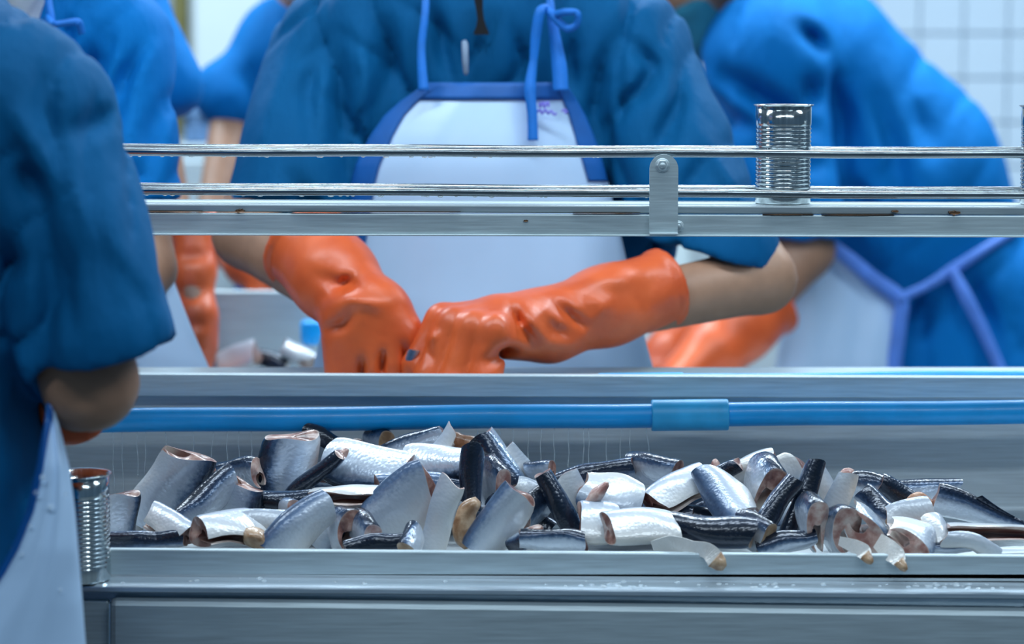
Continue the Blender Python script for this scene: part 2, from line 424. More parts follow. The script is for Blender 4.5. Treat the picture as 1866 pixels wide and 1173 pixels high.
o = obj('drain_pipe', tube('drain_pipe', [(a - 0.03, 5.55, 0), (a - 0.03, 5.55, 2.75)], 0.017, 16), 'brownpipe'); tag(o, 'olive brown vertical pipe beside the white pillar', 'pipe')
a2 = P(1150, 0, 5.6).x
struct('trim_2', box('pillar', (a2, 5.6, 0), (a2 + 0.13, 5.75, 2.75), 0.01), 'pillar', 'pale pillar seen between the middle and the right worker')
for (x, y), W in zip(LAMPS, LAMP_W):
    t = thing('ceiling_light', (x, y, 2.75), 'white twin tube ceiling light above the packing line', 'light', 'fluorescent ceiling lights')
    obj('housing', box('housing', (x - .62, y - .14, 2.66), (x + .62, y + .14, 2.75), .008), 'pillar', t)
    ld = bpy.data.lights.new('tube_light', 'AREA'); ld.shape = 'RECTANGLE'; ld.size = 1.2; ld.size_y = 0.24; ld.energy = W; ld.color = (0.76, 0.90, 1.0)
    lo = bpy.data.objects.new('tube_light', ld); COL.objects.link(lo); lo.location = (0, 0, LAMP_Z - 2.75); lo.parent = t

# ================================================================== fish trough
tr = thing('packing_trough', (0, 2.45, 0), 'long stainless steel trough filled with cut fish', 'trough')
obj('back_beam', beam('back_beam', (681, 687), (722, 726), 2.62, 2.634, 0.0012), 'steel', tr, False)
zt = P(933, 1042, 2.31).z
p0 = P(XL, 715, 2.634); p1 = P(XR, 720, 2.634)
obj('back_wall', hexa('back_wall', [(p0.x, 2.634, zt - .004), (p1.x, 2.634, zt - .004), (p1.x, 2.642, zt - .004), (p0.x, 2.642, zt - .004), (p0.x, 2.634, p0.z), (p1.x, 2.634, p1.z), (p1.x, 2.642, p1.z), (p0.x, 2.642, p0.z)]), 'steel_dark', tr, False)
obj('tray_floor', box('tray_floor', (p0.x, 2.30, zt - .006), (p1.x, 2.642, zt)), 'steel_dark', tr, False)
obj('front_lip', beam('front_lip', (1000, 1012), (1048, 1057), 2.30, 2.308, 0.0015), 'steel', tr, False)
obj('ledge', beam('ledge', (1066, 1077), (1082, 1094), 2.262, 2.315, 0.0055), 'steel_wet', tr, False)
obj('gutter_back', beam('gutter_back', (1078, 1090), (1100, 1116), 2.278, 2.284, 0.0005), 'steel_wet', tr, False)
obj('front_panel', beam('front_panel', (1092, 1111), (1390, 1400), 2.260, 2.275, 0.0055, xl=199), 'steel', tr, False)
obj('end_panel', beam('end_panel', (1094, 1113), (1390, 1400), 2.272, 2.278, 0.002, xr=198), 'steel', tr, False)
obj('rear_tray', box('rear_tray', (p0.x, 2.642, .93), (p1.x, 2.84, .94)), 'steel', tr, False)
obj('rear_panel', box('rear_panel', (p0.x, 2.83, .70), (p1.x, 2.84, .93)), 'steel', tr, False)
for x in (p0.x + .03, p1.x - .08):
    for y in (2.30, 2.76): obj('leg', box('leg', (x, y, 0), (x + .05, y + .05, zt - .006 if y < 2.5 else .93), .004), 'steel', tr, False)
# pale water beads on the ledge
rng = random.Random(5); V = []; F = []
def bead(c, r, V, F, fl=0.55):
    b = len(V); sg = 8
    for i in range(4):
        ph = PI / 2 * i / 3
        for k in range(sg):
            V.append((c[0] + r * math.cos(ph) * math.cos(2 * PI * k / sg), c[1] + r * math.cos(ph) * math.sin(2 * PI * k / sg), c[2] + r * fl * math.sin(ph)))
    for i in range(3):
        for k in range(sg): F.append((b + i * sg + k, b + i * sg + (k + 1) % sg, b + i * sg + sg + (k + 1) % sg, b + i * sg + sg + k))
for i in range(90):
    x = rng.choice([rng.uniform(200, 1866), rng.gauss(1390, 40), rng.gauss(1740, 60), rng.gauss(1120, 40)])
    c = P(x, lin((1066, 1077), x), 2.262); y = rng.uniform(2.268, 2.295)
    bead((c.x, y, c.z - .0004), rng.uniform(.0012, .0032), V, F)
o = obj('water_beads', mesh('water_beads', V, F), 'water'); tag(o, 'beads of water sparkling on the trough ledge', 'water', None, 'stuff')

# ================================================================== blue water pipes
def pipe(name, c, r, Y, xl, xr, label, coup):
    a = P(xl, lin(c, xl), Y); b = P(xr, lin(c, xr), Y)
    t = thing(name, (a + b) / 2, label, 'pipe')
    pts = [a + (b - a) * (i / 24) + Vector((0, 0, .0006 * math.sin(i * 1.3))) for i in range(25)]
    obj('tube', tube('tube', pts, M(r, Y), 28), 'pipe', t)
    x0, x1, rc, dy = coup
    c0 = P(x0, lin(c, x0) + dy, Y); c1 = P(x1, lin(c, x1) + dy, Y); R = M(rc, Y); d = (c1 - c0)
    obj('coupling', tube('coupling', [c0, c0 + d * .001, c0 + d * .02, c0 + d * .98, c0 + d * .999, c1], [R * .8, R * .97, R, R, R * .97, R * .8], 32), 'coupling', t)
    return t
pp = pipe('water_pipe', (766, 750), 22.3, 2.575, XL, XR, 'long glossy blue water pipe over the fish pile', (1187, 1327, 29, 0))
pipe('water_pipe', (705, 687), 13, 2.70, 240, XR, 'blue pipe just showing behind the trough top edge', (1090, 1245, 16, 0))
# water trickling from the pipe
WS = [(209, 800, 905, 5), (225, 812, 905, 4), (252, 800, 868, 3), (264, 815, 865, -2), (303, 812, 835, 1), (354, 800, 835, 3), (384, 806, 842, -6), (414, 815, 848, 1), (436, 808, 845, 2), (459, 815, 840, 2),
      (912, 782, 800, 1), (935, 782, 816, 0), (963, 782, 850, 1), (985, 800, 850, -1), (1010, 785, 845, 1), (1036, 830, 852, 0), (1063, 815, 850, -1), (1073, 822, 848, 0), (1105, 785, 845, 0), (1129, 785, 840, -4), (1148, 790, 842, 0), (1184, 790, 832, 8), (870, 782, 792, 0)]
for i, (x, y0, y1, dx) in enumerate(WS):
    Yw = 2.572; pts = []; rd = []
    yt = lin((766, 750), x) + 22; n = 12
    for k in range(n + 1):
        u = k / n; pts.append(P(x - dx * (1 - u) * .8 + math.sin(u * 9 + i) * .8, yt + (y1 - yt) * u, Yw - .02 * u)); rd.append(.00028 + .00035 * abs(math.sin(u * 7 + i * 2)) * u)
    o = obj('water_trickle', tube('water_trickle', pts, rd, 6), 'water')
    tag(o, 'thin thread of water falling from the blue pipe onto the fish', 'water', 'threads of water under the blue pipe')

# ================================================================== can conveyor
cv = thing('can_conveyor', (0, 2.53, P(933, 430, 2.5).z), 'stainless steel can conveyor with double guide rails', 'conveyor')
def rail(cl, Y, r=8.0):
    pts = [P(x, lin(cl, x), Y) + Vector((0, 0, .0004 * math.sin(x * .011))) for x in np.linspace(XL, XR, 20)]
    return obj('guide_rail', tube('guide_rail', pts, M(r, Y), 20), 'rod', cv)
rails = [rail((276, 281), 2.496), rail((269, 275.5), 2.574, 7.6), rail((346.5, 355.5), 2.496, 7.8), rail((340, 348), 2.574, 7.6)]
obj('belt', beam('belt', (371, 376.5), (385, 392), 2.500, 2.570, 0.0015), 'steel', cv, False)
obj('side_channel', beam('side_channel', (387.5, 393), (428, 432), 2.494, 2.500, 0.0012), 'steel_rust', cv, False)
obj('channel_flange', beam('channel_flange', (425.5, 429.5), (428.5, 432.5), 2.491, 2.575, 0.0005), 'steel_rust', cv, False)
obj('side_channel', beam('side_channel', (387.5, 393), (428, 432), 2.566, 2.572, 0.0012), 'steel', cv, False)
for px in (-330, 2340):
    a = P(px, 400, 2.52); obj('support_post', box('support_post', (a.x - .02, 2.512, zt), (a.x + .02, 2.552, a.z), .003), 'steel', cv, False)
# bracket with rounded head
bm = bmesh.new(); x0, x1 = P(1183, 400, 2.488).x, P(1235, 400, 2.488).x; zb = P(1200, 424, 2.488).z; zk = P(1200, 307, 2.488).z
R = (x1 - x0) / 2; prof = [(x0, zb), (x1, zb)] + [((x0 + x1) / 2 + R * math.cos(a), zk + R * math.sin(a)) for a in np.linspace(0, PI, 17)]
fr = [bm.verts.new((x, 2.485, z)) for x, z in prof]; bk = [bm.verts.new((x, 2.488, z)) for x, z in prof]
bm.faces.new(fr); bm.faces.new(bk[::-1])
for i in range(len(fr)): j = (i + 1) % len(fr); bm.faces.new((fr[i], bk[i], bk[j], fr[j]))
bmesh.ops.recalc_face_normals(bm, faces=bm.faces[:])
br = obj('bracket', bm_mesh('bracket', bm), 'steel_rust', cv, False)
obj('bent_foot', box('bent_foot', (x0, 2.478, zb - .0015), (x1, 2.494, zb + .0005), .0005), 'steel', br, False)
def bolt(px, py, Y, s, par):
    c = P(px, py, Y); rot = Matrix.Rotation(PI / 2, 4, 'X')
    for nm, segs, prof in (('washer', 28, [(0, .0012), (.0064, .0012), (.0068, .0006), (.0068, 0)]), ('hex_nut', 6, [(0, .0042), (.0049, .0042), (.0055, .0036), (.0055, .0)]), ('stud', 20, [(0, .0066), (.0022, .0066), (.0027, .006), (.0027, 0)])):
        me = lathe(nm, [(r * s, z * s) for r, z in prof], segs); me.transform(Matrix.Translation(c) @ rot); obj(nm, me, 'steel', par, nm != 'hex_nut')
bolt(1207, 301, 2.485, 1.0, br); bolt(1236, 412, 2.494, 0.8, cv)
# rust marks along the seam and on the channel
for px, py, sx, sz in ((437, 384, 9, 3), (1740, 388, 10, 4), (958, 402, 4, 2), (1560, 391.5, 60, .7), (700, 386.5, 160, .6), (1110, 388.5, 60, .7), (300, 385, 60, .6), (1435, 391, 40, .8), (1632, 385, 6, 2)):
    c = P(px, py, 2.4935); V = []; n = 22; rg = random.Random(px)
    rr = [rg.uniform(.65, 1.2) for _ in range(n)]
    for lay, yy in ((0, 2.4925), (1, 2.5)):
        V += [(c.x + M(sx, 2.5) * rr[k] * math.cos(2 * PI * k / n), yy, c.z + M(sz, 2.5) * rr[k] * math.sin(2 * PI * k / n)) for k in range(n)]
    obj('rust_spot', mesh('rust_spot', V, [tuple(range(n))] + [(k, (k + 1) % n, n + (k + 1) % n, n + k) for k in range(n)]), 'rust', cv)
# drops hanging under the rails
rng = random.Random(9); V = []; F = []
for cl, r in (((276, 281), 8), ((346.5, 355.5), 7.8)):
    for i in range(26):
        x = rng.uniform(215, 1180); c = P(x, lin(cl, x) + r, 2.496)
        n = len(V); bead((0, 0, 0), rng.uniform(.0009, .002), V, F, .8)
        for k in range(n, len(V)): V[k] = (c.x + V[k][0] * 1.5, c.y + V[k][1], c.z + .0002 - V[k][2])
o = obj('hanging_drops', mesh('hanging_drops', V, F), 'water'); tag(o, 'tiny drops of water hanging under the guide rails', 'water', None, 'stuff')

# ================================================================== tin cans
def tin_can(base, label, group='open tin cans on the packing line', rot=0.0):
    H, R = .0945, .0266
    t = thing('tin_can', base, label, 'can', group)
    pr = [(0.0, .002), (R * .86, .002), (R * .88, 0.0), (R * .97, 0.0), (R, .0018), (R, .012)]
    z = .012
    n = 16; rib = (.0755 - .012) / n
    for i in range(n):
        for f, d in ((.15, 0), (.4, .0011), (.6, .0011), (.85, 0)): pr.append((R - d, .012 + (i + f) * rib))
    pr += [(R, .0775), (R, H - .0012)]
    inner = [(R - .0006, H - .0012), (R - .0006, .0775), (R - .0009, .012), (R - .0006, .003), (0, .003)]
    me = lathe('body', pr + inner, 64); me.transform(Matrix.Rotation(rot, 4, 'Z') @ Matrix.Translation((0, 0, 0))); me.transform(Matrix.Translation(base))
    obj('body', me, 'tin', t)
    me = lathe('flange', [(R - .0005, H - .0022), (R + .0008, H - .0014), (R + .0023, H - .0004), (R + .0024, H + .0001), (R + .0006, H - .0004), (R - .0006, H - .0016)], 64); me.transform(Matrix.Translation(base))
    obj('flange', me, 'tin', t)
    return t
def on_belt(px):
    c = P(px, lin((371, 376.5), px), 2.50); return Vector((P(px, 300, 2.535).x, 2.535, c.z + .0003))
tin_can(on_belt(1427), 'ribbed open tin can on the conveyor right of the bracket')
tin_can(on_belt(1911), 'ribbed tin can on the conveyor cut off by the right edge')
c = P(150, lin((1066, 1077), 150), 2.262)
tin_can(Vector((P(146, 1000, 2.285).x, 2.2855, c.z + .0003)), 'ribbed tin can on the trough ledge beside the white apron', rot=1.0)

# ================================================================== second line behind
zs = .845
t2 = thing('packing_table', (-.1, 3.55, 0), 'blurred grey steel table behind the middle worker', 'table')
xa, xb = P(384, 600, 3.62).x, P(1130, 600, 3.62).x
obj('rear_panel', box('rear_panel', (xa, 3.62, zs), (xb, 3.635, P(500, 530, 3.62).z), .003), 'steel', t2, False)
obj('table_top', box('table_top', (xa, 3.40, zs - .03), (xb, 3.635, zs), .003), 'steel', t2, False)
for x in (xa + .02, xb - .07):
    for y in (3.42, 3.57): obj('leg', box('leg', (x, y, 0), (x + .05, y + .05, zs - .03)), 'steel', t2, False)
c = P(568, 600, 3.56); t3 = thing('standpipe', (c.x, 3.56, zs), 'short upright pipe with a bright blue cap on the rear table', 'pipe')
obj('tube', tube('tube', [(c.x, 3.56, zs), (c.x, 3.56, c.z)], .012, 16), 'steel', t3)
me = lathe('cap', [(0, .014), (.013, .014), (.0155, .010), (.0150, -.012), (.011, -.02)], 24); me.transform(Matrix.Translation((c.x, 3.56, c.z - .002))); obj('cap', me, 'capblue', t3)
t4 = thing('work_table', (.45, 4.0, 0), 'dark steel table under the right worker’s orange gloves', 'table')
xa, xb = P(1120, 600, 3.85).x, P(1500, 600, 3.85).x
obj('table_top', box('table_top', (xa, 3.66, .76), (xb, 3.98, .79), .003), 'steel_dark', t4, False)
for x in (xa + .02, xb - .07):
    for y in (3.68, 3.9): obj('leg', box('leg', (x, y, 0), (x + .05, y + .05, .76)), 'steel_dark', t4, False)
def crate(name, px0, px1, py0, py1, Y, dep, mat, label):
    a, b = P(px0, py1, Y), P(px1, py0, Y); t = thing(name, ((a.x + b.x) / 2, Y + dep / 2, a.z), label, 'crate')
    obj('body', box('body', (a.x + .01, Y + .008, a.z), (b.x - .01, Y + dep - .008, b.z), .004), mat, t, False)
    obj('rim', box('rim', (a.x, Y, b.z - .022), (b.x, Y + dep, b.z), .004), mat, t, False)
    for f in (.25, .5, .75):
        x = a.x + (b.x - a.x) * f; obj('rib', box('rib', (x - .006, Y + .001, a.z + .004), (x + .006, Y + .009, b.z - .02), .002), mat, t, False)
    return t, a, b
def stand(a, b, Y, dep, label):
    t = thing('storage_cabinet', ((a.x + b.x) / 2, Y + dep / 2, 0), label, 'cabinet')
    obj('body', box('body', (a.x - .04, Y - .02, .06), (b.x + .04, Y + dep + .02, a.z), .004), 'steel', t, False)
    d = obj('door', box('door', (a.x - .03, Y - .03, .09), (b.x + .03, Y - .02, a.z - .03), .003), 'steel', t, False)
    obj('handle', box('handle', (b.x - .02, Y - .045, a.z - .30), (b.x - .005, Y - .03, a.z - .18), .003), 'rod', d, False)
    for x in (a.x - .03, b.x):
        for y in (Y - .01, Y + dep - .03): obj('foot', box('foot', (x, y, 0), (x + .03, y + .03, .06)), 'steel_dark', t, False)
_, a, b = crate('storage_crate', 325, 450, 192, 262, 5.0, .25, 'crate', 'blurred blue grey crate on a cabinet behind the left workers'); stand(a, b, 5.0, .25, 'steel cabinet under the blue grey crate')
_, a, b = crate('storage_crate', 1180, 1300, 538, 645, 4.5, .25, 'steel', 'pale grey crate behind the orange gloves of the right worker'); stand(a, b, 4.5, .25, 'low steel cabinet under the pale grey crate')
# ================================================================== people
def nrm(v): return Vector(v).normalized()
def px_path(pts, Y): return [P(x, y, Y) for x, y in pts]
def head_parts(par, F, c, f, mask, net, skin_only=False):
    f = nrm(f); s = nrm(f.cross(Vector((0, 0, 1)))); u = s.cross(f); c = Vector(c)
    F.cone(c - f * .012, c + u * .045 - f * .012, .082, .080, .02); F.cone(c + f * .02, c + f * .032 - u * .065, .066, .046, .02)
    F.cone(c + f * .088 + u * .005, c + f * .104 - u * .028, .008, .013, .012)
    F.cone(c + f * .078 + s * .045 + u * .03, c + f * .078 - s * .045 + u * .03, .012, .012, .015)
    F.cone(c + f * .078 - u * .062 + s * .015, c + f * .078 - u * .062 - s * .015, .009, .009, .01)
    for k in (-1, 1):
        F.cone(c + s * k * .082 + u * .012, c + s * k * .084 - u * .03, .019, .012, .008)
        me = lathe('eye', [(.0001, -.012), (.006, -.0104), (.0104, -.006), (.012, 0), (.0104, .006), (.006, .0104), (.0001, .012)], 16)
        me.transform(Matrix.Translation(c + f * .077 + s * k * .032 + u * .008)); obj('eye', me, 'eye', par)
    lo = c - Vector((.17, .17, .2)); hi = c + Vector((.17, .17, .2))
    G = Field(lo, hi, .007); p0 = c - u * .012
    G.cone(c + f * .030 - u * .028, c + f * .036 - u * .066, .070, .056, .02, cut=[(p0, u), (c - f * .01, -f)])
    obj('face_mask', G.build('face_mask'), mask, par)
    G = Field(lo, hi, .007); G.cone(c - f * .018 + u * .01, c + u * .05 - f * .014, .090, .088, .02, cut=[(c + u * .03 + f * .03, (-u + f * .55))])
    obj('hair_net', G.build('hair_net'), net, par)
def make_body(par, J, lo, hi, h=.009, mask='mask_white', net='net'):
    F = Field(lo, hi, h)
    k_ = J.get('core', 1.0); F.cone(J['chest'], J['pelvis'], .10 * k_, .11 * k_, .03, (1, 1.4, 1)); F.cone(J['chest'], J['neck'], .07, .05, .03)
    F.cone(J['neck'], Vector(J['head']) - nrm(J['face']) * .02, .05, .048, .02)
    for sh, el, wr, r in J['arms']:
        F.cone(J['chest'], sh, .06, .05, .03); F.cone(sh, el, .045, r, .015); F.cone(el, wr, r, r * .72, .012)
    for hip, kn, an in J['legs']:
        F.cone(J['pelvis'], hip, .08, .075, .02); F.cone(hip, kn, .07, .05, .02); F.cone(kn, an, .05, .035, .02); F.cone(an, Vector(an) + Vector((0, 0, -.03)), .035, .035, .02)
    head_parts(par, F, J['head'], J['face'], mask, net)
    b = obj('body', F.build('body'), 'skin', par); b['label'] = 'bare brown skin of the arms'
    # trousers and boots
    G = Field((lo[0], lo[1], 0), (hi[0], hi[1], 1.0), .013)
    for hip, kn, an in J['legs']:
        G.cone(Vector(J['pelvis']) - Vector((0, 0, .06)), hip, .085, .08, .03); G.cone(hip, kn, .08, .068, .02); G.cone(kn, Vector(an) + Vector((0, 0, .12)), .072, .07, .02)
    obj('trousers', G.build('trousers'), 'trouser', par)
    ff = nrm((J['face'][0], J['face'][1], 0))
    for hip, kn, an in J['legs']:
        G = Field(Vector(an) - Vector((.25, .25, .12)), Vector(an) + Vector((.25, .25, .35)), .012)
        a = Vector((an[0], an[1], .06)); G.cone(a, a + Vector((0, 0, .22)), .055, .062, .02); G.cone(a - ff * .02, a + ff * .14 - Vector((0, 0, .012)), .055, .045, .03, cut=[((0, 0, .002), (0, 0, -1))])
        obj('boot', G.build('boot'), 'boot', par)
def legs(x, y, zp, yaw=0.0, dx=.09):
    c, s = math.cos(yaw), math.sin(yaw); out = []
    for k in (-1, 1):
        h = (x + c * k * dx, y + s * k * dx, zp - .06); out.append((h, (h[0], h[1], .46), (h[0], h[1], .09)))
    return out
def glove(par, cuff, wrist, d, s, n, rc, rw, curl=(35, 45, 35), size=1.0, thumb=(.5, .35, .5), h=.003, folds=(), bend=None, spread=.008, label=None, fat=1.0):
    cuff, wrist = Vector(cuff), Vector(wrist); d = nrm(d); s = Vector(s); s = nrm(s - d * s.dot(d)); n = Vector(n); n = nrm(n - d * n.dot(d) - s * n.dot(s))
    ax = (cuff - wrist).normalized()
    allp = [cuff, wrist, wrist + d * .2 * size]
    lo = Vector([min(p[i] for p in allp) - .11 for i in range(3)]); hi = Vector([max(p[i] for p in allp) + .11 for i in range(3)])
    F = Field(lo, hi, h); mid = (cuff + wrist) / 2 if bend is None else Vector(bend)
    F.cone(mid, cuff + ax * .03, (rc + rw) / 2 * 1.0, rc, .015, cut=[(cuff, ax)]); F.cone(wrist, mid, rw, (rc + rw) / 2, .02)
    # flared rim of the cuff
    F.cone(cuff - ax * .002, cuff - ax * .0021, rc * 1.045, rc * 1.045, .004, cut=[(cuff, ax), (cuff - ax * .008, -ax)])
    sz = size; kn = []
    for i, off in enumerate((-.033, -.011, .011, .031)):
        k = wrist + d * ((.086, .090, .086, .078)[i] * sz) + s * off * sz; kn.append(k)
        F.cone(wrist + s * off * .55 * sz + d * .008, k, .023 * sz, .0155 * sz, .012)
    F.cone(wrist, wrist + d * .05 * sz, rw * .95, .026 * sz, .02)
    for i, k in enumerate(kn):
        p = k; a = 0.0; Ls = [(.043, .027, .022), (.047, .031, .023), (.044, .029, .022), (.034, .022, .020)][i]
        for j in range(3):
            a += math.radians(curl[j] + (i - 1.5) * 5); q = p + (d * math.cos(a) + n * math.sin(a) + s * (i - 1.5) * spread * 8) * Ls[j] * sz
            r0 = (.0125, .0110, .0100)[j] * sz * fat; F.cone(p, q, r0, r0 * .9, .004 if j else .006); p = q
    b = wrist + d * .028 * sz - s * .028 * sz; t1, t2, t3 = thumb
    v = nrm(d * t1 - s * t2 + n * t3); m = b + v * .042 * sz; e = m + nrm(v + d * .35 + n * .15) * .032 * sz
    F.cone(wrist - s * .012 * sz, b, .024 * sz, .020 * sz, .012); F.cone(b, m, .0185 * sz, .0135 * sz, .008); F.cone(m, e, .0135 * sz, .0115 * sz, .005)
    for path, wd, am in folds: F.fold(path, wd, am)
    o = obj('glove', F.build('glove'), 'glove', par); o['label'] = label or 'orange rubber glove'
    return o
def sheet(name, rows, mat, par, n=30, m=70, u0=lambda v: 0.0, u1=lambda v: 1.0, v0=0.0, v1=1.0, dy=0.0, th=.0022, rip=.004, seed=0, ylim=None):
    """hanging cloth or vinyl: rows of (py, xleft, xright, Y middle, Y set-back at the edges)"""
    R = np.array(rows, float); vv = np.linspace(0, 1, 200)
    py = np.interp(vv, np.linspace(0, 1, 200), np.linspace(R[0, 0], R[-1, 0], 200))
    V = []
    def at(u, v):
        y = R[0, 0] + (R[-1, 0] - R[0, 0]) * v
        xl, xr, Y, bg = (np.interp(y, R[:, 0], R[:, c]) for c in (1, 2, 3, 4))
        q = 2 * u - 1; Yy = Y + bg * q * q + rip * (math.sin(u * 9 + seed + v * 2) * .6 + math.sin(u * 23 + 2 * seed + v * 5) * .3 + math.sin(v * 17 + u * 4 + seed) * .3)
        return P(xl + (xr - xl) * u, y, Yy + dy)
    for k in (0, 1):
        for j in range(m + 1):
            v = v0 + (v1 - v0) * j / m; a, b = u0(v), u1(v)
            for i in range(n + 1):
                p = at(a + (b - a) * i / n, v); V.append(p + Vector((0, th * k, 0)))
    N = (n + 1) * (m + 1); F = []
    for j in range(m):
        for i in range(n):
            a = j * (n + 1) + i; F.append((a, a + n + 1, a + n + 2, a + 1)); F.append((N + a, N + a + 1, N + a + n + 2, N + a + n + 1))
    rim = [i for i in range(n + 1)] + [j * (n + 1) + n for j in range(1, m + 1)] + [m * (n + 1) + i for i in range(n - 1, -1, -1)] + [j * (n + 1) for j in range(m - 1, 0, -1)]
    for k in range(len(rim)):
        a, b = rim[k], rim[(k + 1) % len(rim)]; F.append((a, b, N + b, N + a))
    me = mesh(name, V, F); bm = bmesh.new(); bm.from_mesh(me); bmesh.ops.recalc_face_normals(bm, faces=bm.faces[:]); bm.to_mesh(me); bm.free()
    return obj(name, me, mat, par)
def bbox(pts, m):
    return [min(p[i] for p in pts) - m for i in range(3)], [max(p[i] for p in pts) + m for i in range(3)]

# ---------------------------------------------------------------- middle worker
pc = thing('person', (P(860, 100, 3.08).x, 3.08, 0), 'worker in teal shirt and white apron cutting fish in orange gloves, centre', 'person', 'workers on the packing line')
Yc = 3.08; shL, shR = P(590, 95, Yc), P(1150, 95, Yc); elL, elR = P(452, 425, 2.95), P(1388, 508, 2.92); wrL, wrR = P(655, 566, 2.785), P(948, 602, 2.785)
x0 = P(860, 100, Yc).x
J = dict(chest=P(860, 160, 3.09), pelvis=(x0, 3.10, .86), neck=P(868, -60, 3.09), head=Vector((x0, 3.05, 1.53)), face=(0, -1, -.35),
         arms=[(shL, elL, wrL, .039), (shR, elR, wrR, .0375)], legs=legs(x0, 3.12, .84))
make_body(pc, J, (x0 - .5, 2.70, .03), (x0 + .5, 3.36, 1.70))
F = Field((x0 - .46, 2.80, .72), (x0 + .46, 3.30, 1.42), .005)
F.cone(P(860, 130, Yc), P(860, 1000, 3.10), .158, .160, .04, (1, 1.45, 1)); F.cone(P(640, 92, Yc), P(1095, 92, Yc), .072, .074, .04); F.cone(P(770, 20, 3.09), P(950, 20, 3.09), .09, .09, .05, (1, 1.2, 1))
F.cone(P(860, -30, 3.09), P(866, -75, 3.07), .075, .062, .03)
F.cone(P(1060, 200, 3.08), P(1135, 440, 3.08), .08, .066, .04); F.cone(P(670, 200, 3.08), P(690, 400, 3.08), .08, .06, .04)
cutL = (P(480, 432, 2.96), P(480, 480, 2.93) - P(500, 380, 3.0)); F.cone(P(612, 105, Yc), P(512, 430, 2.965), .080, .074, .03, cut=[cutL])
hp = P(1330, 470, 2.92); hn = (P(1322, 505, 2.92) - hp); F.cone(P(1135, 105, Yc), P(1305, 470, 2.935), .082, .071, .03, cut=[(hp, hn)])
for path, wd, am in (([(606, 40), (618, 150), (622, 260), (640, 380)], .016, .017), ([(585, 60), (560, 170), (575, 280)], .014, .010), ([(520, 90), (485, 220), (470, 330)], .02, -.006), ([(1130, 50), (1098, 130), (1085, 210), (1100, 290)], .016, .017),
                     ([(1145, 70), (1190, 120), (1160, 200)], .013, .014), ([(1250, 165), (1215, 230), (1180, 300)], .014, .013), ([(1105, 250), (1150, 180), (1210, 130)], .012, .012), ([(1300, 260), (1250, 330), (1230, 400)], .014, .010), ([(1270, 230), (1330, 330), (1370, 420)], .014, -.009),
                     ([(795, 20), (805, 90), (825, 160)], .010, .012), ([(700, 20), (712, 110), (700, 190)], .013, .012), ([(650, 40), (668, 140), (655, 240)], .012, -.007), ([(935, 40), (950, 110), (940, 160)], .010, .011), ([(1050, 40), (1040, 110), (1055, 190)], .012, .012), ([(530, 300), (560, 360), (620, 400)], .015, .01)):
    F.fold(px_path(path, 2.97), wd, am, 3.1)
F.wob(.0011, 34, 3).drape(.009, 48, 5)
obj('shirt', F.build('shirt'), 'shirt_teal_shaded', pc)
rows = [(150, 777, 1031, 2.952, .012), (165, 757, 1040, 2.948, .02), (185, 728, 1053, 2.944, .03), (210, 700, 1067, 2.938, .038), (250, 672, 1084, 2.93, .045), (300, 648, 1100, 2.922, .05), (330, 640, 1108, 2.92, .052), (430, 624, 1132, 2.915, .055), (520, 606, 1152, 2.91, .06), (600, 586, 1171, 2.905, .065), (690, 566, 1196, 2.90, .07), (1000, 500, 1260, 2.89, .09), (1300, 470, 1300, 2.89, .1)]
ap = sheet('apron', rows, 'apron', pc, 34, 80, rip=.0035, seed=1.4); ap['label'] = 'white vinyl bib apron with blue binding'
vt = lambda py: (py - 150) / 1150.0
sheet('apron_binding', rows, 'trim', ap, 30, 4, v0=0.0, v1=vt(182), dy=-.0022, rip=.0035, seed=1.4)
wl = lambda v: min(1, max(.02, (26 + 12 * min(1, max(0, (v * 1150 + 150 - 170) / 90))) / max(60, np.interp(v * 1150 + 150, [r[0] for r in rows], [r[2] - r[1] for r in rows]))))
sheet('apron_binding', rows, 'trim', ap, 5, 60, u0=lambda v: 0.0, u1=lambda v: wl(v) * 1.15, v0=vt(160), v1=vt(470), dy=-.0024, rip=.0035, seed=1.4)
sheet('apron_binding', rows, 'trim', ap, 5, 40, u0=lambda v: 1 - wl(v) * .95, u1=lambda v: 1.0, v0=vt(160), v1=vt(330), dy=-.0024, rip=.0035, seed=1.4)
Yt = 2.945
obj('neck_strap', ribbon('neck_strap', [P(778, -60, 2.99), P(775, 20, 2.965), P(768, 90, 2.955), P(772, 165, 2.944)], [.0085, .0085, .009, .012]), 'tape', ap)
obj('neck_strap', ribbon('neck_strap', [P(1000, -70, 2.99), P(1003, 10, 2.965), P(1010, 60, 2.956), P(1019, 120, 2.95), P(1022, 165, 2.944)], [.008, .009, .012, .017, .017]), 'tape', ap)
obj('tie_end', ribbon('tie_end', [P(1000, 15, 2.952), P(985, 20, 2.946), P(977, 60, 2.946), P(972, 110, 2.944), P(966, 160, 2.938), P(970, 210, 2.932), P(971, 256, 2.928)], [.008, .011, .012, .009, .013, .011, .012]), 'tape', ap)
obj('bow', ribbon('bow', [P(990, 12, 2.955), P(1008, 26, 2.945), P(1030, 22, 2.935), P(1052, 24, 2.935), P(1050, 45, 2.938), P(1034, 52, 2.94), P(1018, 40, 2.942), P(1005, 26, 2.944)], [.008, .009, .008, .007, .008, .009, .009, .008]), 'tape', ap)
